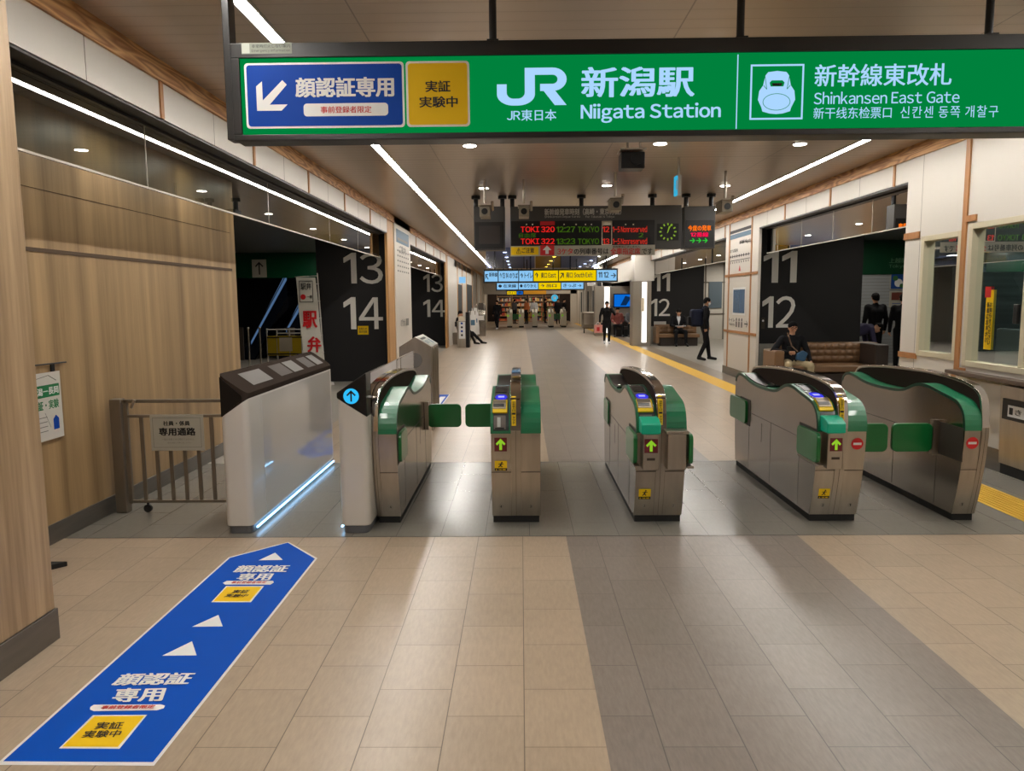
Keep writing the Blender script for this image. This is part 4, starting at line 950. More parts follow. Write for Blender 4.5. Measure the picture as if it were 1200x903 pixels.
# gate 3
g = gate('second ticket gate from the left, with lime arrow and lane numbers 4 and 3', -.212, .130, (-.074, -.006), [(-.212, -.074, 'reader'), (-.006, .130, 'plain')])
finstrip(g, -.068); number(g, '4', -.148); number(g, '3', .062)
decal(g, 'arrow_sign', -.188, -.102, .535, .632, arrow_art, ['maroon_print', 'lime_print']); decal(g, 'caution_sticker', -.188, -.102, .395, .468, caution_art, ['yellow', 'black_print'])
flap_leaf(g, -.50, -.20, 6.58, 6.612); side_lines(g, .130, 1)
# gate 2
g = gate('middle ticket gate with teal topped box, lane numbers 3 and 2', .790, 1.130, (.930, .992), [(.790, .930, 'reader'), (.992, 1.130, 'plain')])
finstrip(g, .937); number(g, '3', .862); number(g, '2', 1.065); front_box(g, .818, .93, True); front_box(g, .985, 1.112, False)
decal(g, 'arrow_sign', .828, .918, .54, .635, arrow_art, ['maroon_print', 'lime_print'], Y=4.985, lift=.002); decal(g, 'caution_sticker', .818, .902, .175, .255, caution_art, ['yellow', 'black_print'])
decal(g, 'small_plate', .845, .90, .488, .505, lambda s, w, h: s.rect(0, 0, w, h, 0, 1), ['screen_dim'], Y=4.985, lift=.002)
side_lines(g, .790, -1); recess(g, .79, -1, 5.10, 5.42); recess(g, .79, -1, 6.62, 6.9); flap_leaf(g, .760, .788, 5.02, 5.40); flap_leaf(g, .775, .790, 6.66, 7.0); flap_leaf(g, 1.132, 1.162, 5.0, 5.38)
MB().box(.77, .80, 5.0, 5.4, .43, .446).box(1.12, 1.165, 4.99, 5.4, .43, .446).build('flap_bracket', 'steel', g)
# gate 1
g = gate('ticket gate with a lime arrow and a red no-entry disc, fourth from the left', 2.030, 2.362, (2.165, 2.23), [(2.030, 2.165, 'reader'), (2.23, 2.362, 'plain')])
finstrip(g, 2.172); number(g, '2', 2.115); number(g, '1', 2.305); front_box(g, 2.058, 2.165, True)
decal(g, 'arrow_sign', 2.072, 2.155, .545, .635, arrow_art, ['maroon_print', 'lime_print'], Y=4.985, lift=.002); decal(g, 'caution_sticker', 2.072, 2.150, .175, .25, caution_art, ['yellow', 'black_print'])
decal(g, 'small_plate', 2.085, 2.14, .488, .505, lambda s, w, h: s.rect(0, 0, w, h, 0, 1), ['screen_dim'], Y=4.985, lift=.002)
decal(g, 'no_entry_disc', 2.262, 2.344, .533, .615, noentry, ['red_print', 'white_print'])
side_lines(g, 2.030, -1); recess(g, 2.03, -1, 5.10, 5.42); recess(g, 2.03, -1, 6.6, 6.9); flap_leaf(g, 2.0, 2.028, 5.02, 5.40); flap_leaf(g, 2.002, 2.028, 6.66, 7.16); flap_leaf(g, 2.364, 2.664, 5.40, 5.432)
MB().box(2.01, 2.04, 5.0, 5.4, .43, .446).build('flap_bracket', 'steel', g)
# gate 0 (right end)
g = gate('rightmost ticket gate with plain green top and a red no-entry disc', 3.030, 3.190, (3.142, 3.190), [(3.030, 3.142, 'plain')])
number(g, '1', 3.085); decal(g, 'no_entry_disc', 3.044, 3.128, .533, .617, noentry, ['red_print', 'white_print'])
side_lines(g, 3.030, -1); recess(g, 3.03, -1, 5.10, 5.42); flap_leaf(g, 2.695, 2.985, 5.40, 5.432); MB().box(2.985, 3.04, 5.395, 5.44, .43, .685).build('hinge', 'steel', g)

# ================================================================== FACE RECOGNITION GATES
mirror_white = mat('mirror_white', (206, 202, 194), .3, coat=1.); mirror_white.node_tree.nodes['Principled BSDF'].inputs['Coat IOR'].default_value = 2.2
def face_gate(xo, xi, label):
    """xo = outer edge (tall side), xi = edge towards the passage (low side)"""
    t = thing('face_recognition_gate', label, 'ticket gate', ((xo + xi) / 2, 4.96, 0), 'white face recognition gates')
    sx = 1 if xi > xo else -1; YA, YB = 4.95, 7.2
    R = .045
    # body with rounded vertical front corners: plan outline extruded up to a sloping top
    plan = []
    for cx, cy, a0 in ((max(xo, xi) - R, YB - R, 0), (min(xo, xi) + R, YB - R, 90), (min(xo, xi) + R, YA + R, 180), (max(xo, xi) - R, YA + R, 270)):
        plan += [(cx + R * math.cos(math.radians(a0 + 15 * i)), cy + R * math.sin(math.radians(a0 + 15 * i))) for i in range(7)]
    def zt(x, out, inn): u = (x - xo) / (xi - xo); return out + (inn - out) * u
    def solid(name, zb, ztop, m, inset=0.):
        n = len(plan); cxm, cym = (xo + xi) / 2, (YA + YB) / 2
        P = [(cxm + (p[0] - cxm) * (1 - inset / abs(xi - xo) * 2), cym + (p[1] - cym) * (1 - inset / (YB - YA) * 2)) for p in plan]
        b = MB(); vs = [(p[0], p[1], zt(p[0], *zb)) for p in P] + [(p[0], p[1], zt(p[0], *ztop)) for p in P]
        b.add(vs, [tuple(range(n))[::-1], tuple(range(n, 2 * n))] + [(i, (i + 1) % n, n + (i + 1) % n, n + i) for i in range(n)])
        return b.build(name, m, t, bevel=.004)
    solid('plinth', (0, 0), (.055, .055), 'grey_plinth', .012); solid('body', (.055, .055), (.80, .93), 'white_plastic')
    xg = xi + sx * .0015
    MB().box(xi - sx * .01, xg, YA + .28, YB - .08, .07, .915).build('side_panel', mirror_white, t)
    if sx > 0:
        solid('top_cover', (.80, .93), (1.10, .966), 'brown_gloss')
        for i, (a, c, m) in enumerate(((5.2, 5.62, 'screen_grey'), (5.82, 6.12, 'screen_dim'), (6.16, 6.42, 'screen_grey'), (6.56, 6.8, 'screen_dim'), (6.86, 7.06, 'screen_grey'))):
            b = MB(); x_a, x_b = xo + .04, xi - .04; za, zb = zt(x_a, 1.10, .966), zt(x_b, 1.10, .966)
            b.add([(x_a, a, za + .002), (x_b, a, zb + .002), (x_b, c, zb + .002), (x_a, c, za + .002)], [(0, 1, 2, 3)]); b.build('screen', m, t)
        MB().prism([(xo + .01, .81), (xi - .035, .925), (xi - .035, .95), (xo + .01, 1.08)], 'y', YA - .002, YA).build('front_face', 'black_gloss', t)
    else:
        n = len(plan)
        b = MB(); b.prism([(xo, .80), (xi, .93), (xi, .966), (xo, 1.10)], 'y', YA, YA + .16); b.build('front_cap', 'black_gloss', t, bevel=.008)
        b = MB(); b.prism([(xo - .03, .84), (xi, .93), (xi, .945), (xo - .03, .90)], 'y', YA + .16, YB - .05); b.build('deck', 'brown_gloss', t)
        b = MB(); b.box(xo - .012, xo, YA + .16, YB + .0, .80, 1.085); b.build('clear_screen', 'acrylic', t)
        MB().box(xo - .014, xo + .002, YA + .16, YB, 1.083, 1.092).box(xo - .014, xo + .002, YB - .006, YB + .006, .80, 1.09).box(xo - .016, xo + .002, 6.2, 6.26, .80, 1.09).box(xo - .016, xo + .002, 6.4, 6.44, .80, 1.09).build('screen_rim', 'chrome', t)
        b = MB()
        for a, c in ((5.4, 5.7), (6.0, 6.3), (6.6, 6.8)): b.box(xo - .09, xo - .03, a, c, .90, .955)
        b.build('sensor_unit', 'screen_grey', t, bevel=.01)
        s = facing(YA - .0035, step=.001); c = gy(411.6, 464, YA); s.disc(c[0], c[1], .052, 0, 1, 36)
        s.line(c[0], c[1] - .036, c[0], c[1] + .03, .011, 1, 2); s.line(c[0] - .028, c[1] + .004, c[0] + .003, c[1] + .036, .011, 1, 2); s.line(c[0] + .028, c[1] + .004, c[0] - .003, c[1] + .036, .011, 1, 2)
        s.build('arrow_light', ['arrow_cyan', 'black_print'], t)
    MB().box(xi + sx * .001, xi + sx * .012, YA + .06, YB - .06, .026, .037).build('light_strip', 'blue_led', t)
    return t
face_gate(-2.025, -1.835, 'long white gate cabinet with black sloping top of grey screens, beside the metal rail')
face_gate(-1.035, -1.235, 'white gate cabinet with a glowing blue arrow disc and clear side screen')
# ================================================================== FLOOR STICKERS
def floor_sheet(l=0): return Sheet((0, 0, .0), (1, 0, 0), (0, 1, 0), .0008)
def fsticker(name, label, body, parts, grp=None):
    t = thing(name, label, 'floor sticker', (sum(p[0] for p in body) / len(body), min(p[1] for p in body), 0), grp)
    cx = sum(p[0] for p in body) / len(body); cy = sum(p[1] for p in body) / len(body)
    s = floor_sheet(); s.poly(body, 0, 2); s.build('border', 'white_print', t)
    s = floor_sheet(); k = .016
    hw = max(p[0] for p in body) - cx; hl = max(p[1] for p in body) - cy
    s.poly([(cx + (x - cx) * (1 - k / hw * .8), cy + (y - cy) * (1 - k / hl)) for x, y in body], 0, 3); s.build('blue_field', 'sticker_blue', t)
    s = floor_sheet(); parts(s); s.build('print', ['white_print', 'yellow_print', 'black_print', 'red_print'], t); return t
X0, X1 = -1.815, -1.264
# the print keeps the sticker's own lean: measured on the floor plane
def G(px, py): return gz(px, py)
def near_parts(s):
    def tx(txt, bl, br, tl, mi, l=6, bold=.03):
        a, b, c = G(*bl), G(*br), G(*tl); g, f, _ = glyphs(txt, bold)
        s.mb.add([s.P(a[0] + (b[0] - a[0]) * u + (c[0] - a[0]) * v, a[1] + (b[1] - a[1]) * u + (c[1] - a[1]) * v, l + q) for u, v, q in g], f, mi)
    def po(pts, mi, l=5): s.poly([G(*p) for p in pts], mi, l)
    tx('顔認証', (129, 804.5), (220, 803), (143, 790), 0); tx('専用', (129, 824), (190, 822.5), (137, 807.5), 0)
    po([(106, 829), (110, 826.5), (188, 826), (193.5, 827.5), (192, 830.5), (184, 833), (110, 834), (105.5, 832)], 0); tx('事前登録者限定', (117, 832.2), (180, 831.2), (121, 828), 3, 7, .02)
    po([(109, 838.5), (172.5, 838), (140, 878), (69, 877.5)], 0, 4); po([(111, 840), (169.5, 839.5), (138, 876), (73, 875.5)], 1, 5)
    tx('実証', (110, 856), (142, 855.5), (115, 847.5), 2, 7, .01); tx('実験中', (95, 866), (139, 865), (101, 857.5), 2, 7, .01)
    po([(190, 769), (230.5, 768.5), (225, 752)], 0); po([(225, 735), (261, 734.5), (256, 721)], 0); po([(303, 657), (331.5, 656.5), (322.5, 648)], 0)
    tx('顔認証', (272, 671.5), (335, 671), (280, 663), 0); tx('専用', (275, 681), (316, 680.5), (282, 672.5), 0)
    po([(261, 683.5), (266, 681), (320, 681), (321, 683), (317, 685.5), (264, 685.5)], 0); tx('事前登録者限定', (270, 684.6), (311, 684.3), (273, 682), 3, 7, .01)
    po([(265, 687), (309.5, 687), (294, 706), (247.5, 706)], 0, 4); po([(266, 688), (307, 688), (292.5, 705), (250, 705)], 1, 5)
    tx('実証', (271, 696), (290, 696), (275, 692), 2, 7, .01); tx('実験中', (262, 700.5), (288, 700.5), (267, 697), 2, 7, .01)
fsticker('floor_sticker', 'large blue arrow sticker with white kanji on the wood-look floor in front', [(-1.815, 2.39), (-1.265, 2.385), (-1.264, 4.458), (-1.541, 4.773), (-1.823, 4.48)], near_parts)
def far_parts(y0, tip=-1):
    def f(s):
        cx = -1.54; s.poly([(cx - .08, y0 + .45), (cx + .08, y0 + .45), (cx, y0 + .27)], 0, 5)
        s.text('顔認証', cx + .2, y0 + .80, cx - .2, y0 + .62, 0, 5, .02); s.text('専用', cx + .15, y0 + 1.02, cx - .15, y0 + .84, 0, 5, .02)
        s.rect(cx - .17, y0 + 1.12, cx + .17, y0 + 1.42, 1, 5); s.text('実験中', cx + .12, y0 + 1.32, cx - .12, y0 + 1.22, 2, 6, .01)
    return f
fsticker('floor_sticker', 'blue arrow sticker pointing at the far end of the white face gates', [(-1.81, 9.6), (-1.27, 9.6), (-1.27, 7.72), (-1.54, 7.40), (-1.81, 7.72)], far_parts(7.4))
fsticker('floor_sticker', 'small blue and yellow sticker seen above the closed green flaps', [(-1.55, 12.5), (-1.20, 12.5), (-1.20, 10.6), (-1.375, 10.35), (-1.55, 10.6)], lambda s: (s.rect(-1.50, 11.5, -1.36, 12.35, 1, 5), s.rect(-1.33, 11.2, -1.24, 12.2, 0, 5)))
tag(MB().prism([(-2.86, 4.21), (-2.745, 4.34), (-2.86, 4.34)], 'z', 0, .03).build('door_stop', 'rubber', bevel=.003), 'small black triangular stop on the floor by the near wood column', 'door stop')

# ================================================================== METAL RAIL WITH STAFF SIGN
YR = 5.5
t = thing('passage_rail', 'low metal swing rail closing the staff passage beside the wood wall', 'rail', (-2.7, YR, 0))
MB().box(-3.06, -2.975, YR - .03, YR + .05, 0, .865).build('post', 'steel_dark', t, bevel=.008)
MB().box(-3.03, -2.04, YR - .015, YR + .02, .835, .86).box(-2.95, -2.04, YR - .015, YR + .015, .725, .745).box(-2.95, -2.04, YR - .015, YR + .015, .075, .095).box(-2.965, -2.935, YR - .015, YR + .015, .07, .86).build('frame', 'steel_dark', t, bevel=.004)
for i in range(8): x = -2.84 + i * .105; MB().box(x - .014, x + .014, YR - .008, YR + .008, .09, .73).build('bar', 'steel_dark', t, bevel=.003)
o = MB().tube((-2.83, YR - .01, .03), (-2.83, YR + .01, .03), .03, n=16).tube((-2.83, YR, .03), (-2.83, YR, .08), .008); o.build('caster', 'rubber', t)
MB().tube((-2.90, YR - .02, .80), (-2.87, YR - .02, .86), .012).build('latch', 'steel', t)
t = thing('staff_sign', 'grey white sign with black kanji hung on the metal rail', 'sign', (-2.57, YR - .02, .47))
MB().box(-2.765, -2.365, YR - .024, YR - .016, .475, .745).build('board', 'white_sign', t, bevel=.003)
s = facing(YR - .0245, step=.0008); s.frame(-2.745, .50, -2.385, .725, .003, 1, 1); s.text('社員・係員', -2.665, .665, -2.465, .70, 0, 2, .02); s.text('専用通路', -2.70, .59, -2.425, .65, 0, 2, .03)
s.text('一般のお客さまは通行できません', -2.68, .555, -2.44, .57, 1, 2, 0); s.text('改札係員にお申し出ください', -2.64, .53, -2.46, .542, 1, 2, 0)
s.build('lettering', ['black_print', 'grey_print'], t)

# hanging poster on the wood wall
t = thing('hanging_poster', 'narrow white and green poster hanging from a thin rod on the wood wall', 'poster', (-3.08, 4.8, .7))
MB().tube((-3.085, 4.70, 1.185), (-3.085, 5.03, 1.18), .005).build('rod', 'black_metal', t); MB().box(-3.088, -3.082, 4.86, 4.90, 1.11, 1.185).build('clip', 'black_metal', t)
MB().box(-3.085, -3.081, 4.62, 4.945, .69, 1.13).build('sheet', 'white_plastic', t)
s = Sheet((-3.0805, 4.62, .69), (0, 1, 0), (0, 0, 1), .0006); s.rect(0, .28, .305, .36, 0, 1); s.text('新潟ー長岡', .02, .295, .295, .345, 1, 2, .02); s.text('認証・実験', .02, .20, .29, .26, 0, 1, .02)
for i in range(4): s.rect(.02, .15 - i * .03, .16, .155 - i * .03, 3, 1)
s.poly([(.22, .06), (.28, .06), (.28, .13), (.25, .155), (.22, .13)], 2, 1); s.line(.14, .18, .19, .08, .004, 3, 1); s.line(.02, .40, .2, .42, .004, 3, 1); s.line(.2, .42, .28, .38, .006, 3, 1)
s.build('print', ['green_print', 'white_print', 'blue_print', 'grey_print'], t)

# steel receptacle behind the left gates
xb0, xb1, yb = -1.47, -1.08, 9.0
t = thing('ticket_receptacle', 'stainless steel receptacle with pitched top behind the leftmost gates', 'receptacle', (-1.28, yb + .2, 0))
MB().prism([(xb0, 0), (xb1, 0), (xb1, 1.02), ((xb0 + xb1) / 2, 1.14), (xb0, 1.02)], 'y', yb, yb + .75).build('body', 'steel', t, bevel=.004)
s = Sheet((-1.275, yb + .02, 1.142), (.195, 0, -.12), (0, 1, 0), .002); s.rect(.02, .04, .21, .66, 0, 1); s.rect(.05, .08, .085, .5, 1, 2); s.rect(.11, .12, .17, .2, 2, 2); s.rect(.11, .28, .17, .34, 2, 2); s.rect(.1, .45, .19, .56, 2, 2)
s.build('top_label', ['label_light', 'black_print', 'print_blue'], t)
for i in range(3): MB().tube((xb1 + .004, yb + .12 + i * .22, .02), (xb1 + .004, yb + .12 + i * .22, 1.0), .02).build('corner_rod', 'steel', t)
MB().tube((-1.28, yb - .012, .86), (-1.28, yb, .86), .09, n=24).build('front_disc', 'screen_grey', t)

# ================================================================== TUFTED SOFA (right) AND BENCHES
def tuft_back(x0, x1, y, z0, z1, nx, nz, parent, m, name='backrest'):
    b = MB(); NX, NZ = nx * 6, nz * 6
    for j in range(NZ + 1):
        for i in range(NX + 1):
            u, v = i / NX, j / NZ; d = .035 * abs(math.sin(PI * (u * nx + v * nz * .0))) ** .5 * abs(math.sin(PI * v * nz)) ** .5
            edge = min(1, min(u, 1 - u, v, 1 - v) * 12); b.v.append((x0 + (x1 - x0) * u, y - d * edge - .02, z0 + (z1 - z0) * v))
    for j in range(NZ):
        for i in range(NX): a = j * (NX + 1) + i; b.f.append((a, a + 1, a + NX + 2, a + NX + 1)); b.m.append(0)
    o = b.build(name, m, parent, smooth=True); return o
t = thing('sofa', 'long brown tufted leather sofa in front of the 11 and 12 wall on the right', 'sofa', (5.3, 13.4, 0))
MB().box(4.60, 6.34, 13.35, 13.7, .1, .77).build('back_frame', 'sofa_leather', t, bevel=.03)
tuft_back(4.50, 6.0, 13.34, .44, .76, 12, 3, t, 'sofa_leather', 'tufted_backrest')
MB().box(4.46, 6.0, 12.75, 13.34, .30, .42).build('seat', 'sofa_leather', t, bevel=.03)
MB().box(4.30, 4.47, 12.72, 13.36, .1, .68).build('armrest', 'sofa_leather', t, bevel=.03); MB().box(6.0, 6.22, 12.72, 13.36, .1, .77).build('armrest', 'sofa_dark', t, bevel=.02)
MB().box(4.62, 6.18, 12.8, 13.66, 0, .28).box(4.36, 4.62, 12.8, 13.3, 0, .1).build('base', 'sofa_dark', t, bevel=.01)
t = thing('bench', 'brown bench with slatted front under the farther 11 and 12 wall', 'bench', (5.2, 25.3, 0))
MB().box(4.55, 5.95, 25.5, 25.75, .1, .70).build('back', 'sofa_leather', t, bevel=.02); MB().box(4.55, 5.95, 25.0, 25.5, .28, .40).build('seat', 'sofa_leather', t, bevel=.02); MB().box(4.65, 5.9, 25.1, 25.6, 0, .28).build('base', 'sofa_dark', t); MB().box(4.50, 4.60, 25.0, 25.6, .1, .64).build('armrest', 'sofa_leather', t)
tuft_back(4.65, 5.9, 25.5, .42, .68, 8, 2, t, 'sofa_leather', 'tufted_backrest')

# ================================================================== PEOPLE
def person(label, loc, rot, J, mats_, hgt=1.7, vox=.011, hair=True, group=None, extra=None, lean=None, mask=False, glasses=False, cap=False, collar=None):
    """one continuous body: tapered limbs fused by a voxel remesh; clothing as material regions; hair, collar, glasses as children"""
    base = {'pel': (0, 0, .93), 'wst': (0, -.01, 1.08), 'cst': (0, -.01, 1.28), 'nek': (0, 0, 1.44), 'hed': (0, .02, 1.585),
            'shl': (-.185, 0, 1.385), 'shr': (.185, 0, 1.385), 'ell': (-.235, -.03, 1.12), 'elr': (.235, -.03, 1.12), 'wrl': (-.25, .05, .88), 'wrr': (.25, .05, .88),
            'hil': (-.09, 0, .90), 'hir': (.09, 0, .90), 'knl': (-.10, .02, .49), 'knr': (.10, .02, .49), 'anl': (-.10, -.02, .08), 'anr': (.10, -.02, .08), 'tol': (-.12, .17, .035), 'tor': (.12, .17, .035)}
    base.update(J); k = hgt / 1.7
    V = {a: Vector(b) * k for a, b in base.items()}
    top, low, shoe, skin = mats_[0], mats_[1], mats_[2], 'skin'
    t = thing('person', label, 'person', loc, group)
    caps = []
    def C_(a, b, r0, r1, mi):
        g_ = k * (1.10 if mi == 0 else 1.08 if mi == 1 else 1.); caps.append((Vector(a), Vector(b), r0 * g_, r1 * g_, mi))
    TOP, LOW, SH, SK_ = 0, 1, 2, 3
    for sd in ('l', 'r'):
        C_(V['sh' + sd], V['el' + sd], .058, .048, TOP); C_(V['el' + sd], V['wr' + sd], .048, .034, TOP)
        C_(V['hi' + sd], V['kn' + sd], .088, .064, LOW); C_(V['kn' + sd], V['an' + sd], .062, .044, LOW)
        C_(V['an' + sd] + Vector((0, 0, -.02)), V['to' + sd], .046, .036, SH); C_(V['an' + sd] + Vector((0, -.02, -.03)) * k, V['to' + sd], .042, .036, SH)
        # hand: palm, four fingers of unequal length and a thumb, slightly curled
        f = (V['wr' + sd] - V['el' + sd]).normalized(); side = Vector((1 if sd == 'l' else -1, 0, 0)); side = (side - f * side.dot(f)).normalized() if abs(side.dot(f)) < .95 else Vector((0, 1, 0))
        nn = f.cross(side).normalized(); w = V['wr' + sd]; palm = w + f * .055 * k
        C_(w, palm, .026, .030, SK_)
        for i, (ln, o_) in enumerate(((.062, -.026), (.072, -.009), (.068, .009), (.052, .026))):
            b0 = palm + nn * o_ * k + f * .015 * k; b1 = b0 + (f * .6 + side * .35).normalized() * ln * .55 * k; b2 = b1 + (f * .25 + side * .8).normalized() * ln * .45 * k
            C_(b0, b1, .0095, .0088, SK_); C_(b1, b2, .0088, .0078, SK_)
        th = w + f * .02 * k - nn * .02 * k * (1); C_(th, th + (f * .7 - nn * .5 + side * .3).normalized() * .045 * k, .012, .010, SK_)
    C_(V['pel'] + Vector((-.05, 0, 0)) * k, V['pel'] + Vector((.05, 0, 0)) * k, .105, .105, LOW)
    C_(V['pel'] + Vector((-.04, 0, .03)) * k, V['wst'] + Vector((-.04, 0, 0)) * k, .10, .098, TOP); C_(V['pel'] + Vector((.04, 0, .03)) * k, V['wst'] + Vector((.04, 0, 0)) * k, .10, .098, TOP)
    C_(V['wst'] + Vector((-.04, 0, 0)) * k, V['cst'] + Vector((-.065, 0, 0)) * k, .098, .110, TOP); C_(V['wst'] + Vector((.04, 0, 0)) * k, V['cst'] + Vector((.065, 0, 0)) * k, .098, .110, TOP)
    C_(V['cst'] + Vector((-.065, 0, 0)) * k, V['shl'] + (V['nek'] - V['shl']) * .12, .105, .062, TOP); C_(V['cst'] + Vector((.065, 0, 0)) * k, V['shr'] + (V['nek'] - V['shr']) * .12, .105, .062, TOP)
    C_(V['shl'], V['shr'], .056, .056, TOP); C_(V['cst'], V['nek'] - (V['nek'] - V['cst']) * .12, .09, .066, TOP)
    C_(V['nek'] - Vector((0, 0, .03)) * k, V['hed'] - Vector((0, .01, .05)) * k, .052, .050, SK_)
    hd = V['hed']; ax = (V['hed'] - V['nek']).normalized(); fw = Vector((0, 1, 0)); fw = (fw - ax * fw.dot(ax)).normalized()
    if lean: fw = Vector(lean).normalized(); fw = (fw - ax * fw.dot(ax)).normalized()
    rt = fw.cross(ax)
    def hp(x, y, z): return hd + (rt * x + fw * y + ax * z) * k
    C_(hp(0, -.012, .035), hp(0, .012, .03), .082, .078, SK_); C_(hp(0, .012, -.02), hp(0, .03, -.062), .066, .040, SK_); C_(hp(0, -.01, 0), hp(0, .01, -.02), .072, .068, SK_)
    C_(hp(0, .088, .012), hp(0, .102, -.018), .009, .014, SK_); C_(hp(0, .082, -.045), hp(0, .084, -.047), .016, .016, SK_)
    for s_ in (-1, 1): C_(hp(s_ * .078, -.005, .012), hp(s_ * .076, -.002, -.022), .014, .011, SK_)
    mb = MB()
    for a, b, r0, r1, mi in caps:
        L = (b - a).length; n = max(1, int(L / (min(r0, r1) * .7)))
        if L > 1e-4: mb.tube(a, b, r0, r1, n=12)
        mb.ell(a, (r0,) * 3, 12, 8); mb.ell(b, (r1,) * 3, 12, 8)
    me = bpy.data.meshes.new('b'); me.from_pydata(mb.v, [], mb.f); o = bpy.data.objects.new('b', me); COL.objects.link(o)
    r = o.modifiers.new('r', 'REMESH'); r.mode = 'VOXEL'; r.voxel_size = vox; r.use_smooth_shade = True
    sm = o.modifiers.new('s', 'SMOOTH'); sm.factor = .5; sm.iterations = 2
    dg = bpy.context.evaluated_depsgraph_get(); dg.update(); m2 = bpy.data.meshes.new_from_object(o.evaluated_get(dg)); m2.name = 'body'
    bpy.data.objects.remove(o); bpy.data.meshes.remove(me)
    m2.materials.clear()
    for q in (top, low, shoe, skin, collar or top): m2.materials.append(MATS[q])
    segs = [(a, b - a, (b - a).length_squared, r0, r1, mi) for a, b, r0, r1, mi in caps]
    idx = []
    hem = V['pel'].z - .0
    for p in m2.polygons:
        c = p.center; best = 9; bi = 0
        for a, d, l2, r0, r1, mi in segs:
            u = 0 if l2 < 1e-9 else max(0, min(1, (c - a).dot(d) / l2)); dist = (c - a - d * u).length - (r0 + (r1 - r0) * u)
            if dist < best: best = dist; bi = mi
        if collar and bi == TOP and abs(c.x) < .035 * k + (c.z - V['cst'].z) * .25 and c.y > 0.02 * k and c.z > V['wst'].z + .04: bi = 4
        idx.append(bi)
    m2.polygons.foreach_set('material_index', idx); m2.polygons.foreach_set('use_smooth', [True] * len(idx))
    R0 = Matrix.Rotation(rot, 4, 'Z')
    m2.transform(R0); bo = bpy.data.objects.new('body', m2); COL.objects.link(bo); bo.parent = t
    def child(mb_, name, m, smooth=False, bevel=0):
        mb_.v = [tuple(R0 @ Vector(v) + Vector(loc)) for v in mb_.v]; return mb_.build(name, m, t, smooth=smooth, bevel=bevel)
    rotm = Matrix((rt, fw, ax)).transposed()
    if hair:
        h = MB(); n, kk = 22, 16; vs = []; fs = []
        for j in range(kk + 1):
            for i in range(n):
                a = 2 * PI * i / n; fr_ = max(0, math.sin(a)); bk = max(0, -math.sin(a)); u = j / kk * (1 - .36 * fr_ ** 1.2)
                ph = PI / 2 * min(1, u / .62); drop = max(0, (u - .62) / .38) * (.045 + .065 * bk ** .7)
                r_ = math.sin(ph) * (1 - drop * 1.1); wob = 1 + .018 * math.sin(i * 3.1 + j * 1.7)
                vs.append(hp(0, 0, 0) + rotm @ Vector((.086 * r_ * math.cos(a) * wob, .094 * r_ * math.sin(a) * wob - .008, .084 * math.cos(ph) * wob + .038 - drop)) * k)
        for j in range(kk):
            for i in range(n): fs.append((j * n + i, (j + 1) * n + i, (j + 1) * n + (i + 1) % n, j * n + (i + 1) % n))
        # inner shell closes the hair so it has thickness
        m_ = len(vs); cen = hp(0, 0, .036)
        vs += [cen + (v - cen) * .90 for v in vs]; fs += [tuple(q + m_ for q in f[::-1]) for f in fs]
        fs += [(kk * n + i, m_ + kk * n + i, m_ + kk * n + (i + 1) % n, kk * n + (i + 1) % n) for i in range(n)]
        h.add(vs, fs); child(h, 'hair', 'hair', smooth=True)
    e = MB()
    for s_ in (-1, 1): e.ell(hp(s_ * .031, .079, .018), (.011 * k, .007 * k, .006 * k), 8, 6, rot=rotm); e.ell(hp(s_ * .031, .080, .036), (.017 * k, .006 * k, .003 * k), 8, 6, rot=rotm)
    e.ell(hp(0, .085, -.048), (.02 * k, .008 * k, .004 * k), 8, 6, 1, rot=rotm); child(e, 'face_details', ['hair', mat('lips', (150, 84, 76), .5)])
    if mask: q = MB(); q.ell(hp(0, .052, -.035), (.066 * k, .056 * k, .048 * k), 14, 10, rot=rotm); child(q, 'face_mask', 'cloth_white', smooth=True)
    if glasses:
        q = MB()
        for s_ in (-1, 1):
            c = [hp(s_ * .033 + .025 * math.cos(a), .095, .016 + .017 * math.sin(a)) for a in [2 * PI * i / 12 for i in range(13)]]; q.path(c, .0028, 6)
            q.tube(hp(s_ * .058, .094, .02), hp(s_ * .080, .0, .02), .0028, n=6)
        q.tube(hp(-.008, .096, .018), hp(.008, .096, .018), .0028, n=6); child(q, 'glasses', 'black_gloss')
    if extra: extra(child, V, k, hp, t)
    return t
SIT = {'pel': (0, 0, .50), 'wst': (0, -.03, .64), 'cst': (0, -.04, .84), 'nek': (0, -.02, 1.00), 'hed': (0, .01, 1.145), 'shl': (-.185, -.03, .945), 'shr': (.185, -.03, .945),
       'ell': (-.25, .02, .70), 'elr': (.25, .02, .70), 'wrl': (-.15, .26, .60), 'wrr': (.15, .26, .60), 'hil': (-.09, .02, .47), 'hir': (.09, .02, .47),
       'knl': (-.16, .44, .48), 'knr': (.16, .44, .48), 'anl': (-.17, .46, .09), 'anr': (.17, .46, .09), 'tol': (-.19, .65, .035), 'tor': (.19, .65, .035)}
def S(**k): d = dict(SIT); d.update(k); return d
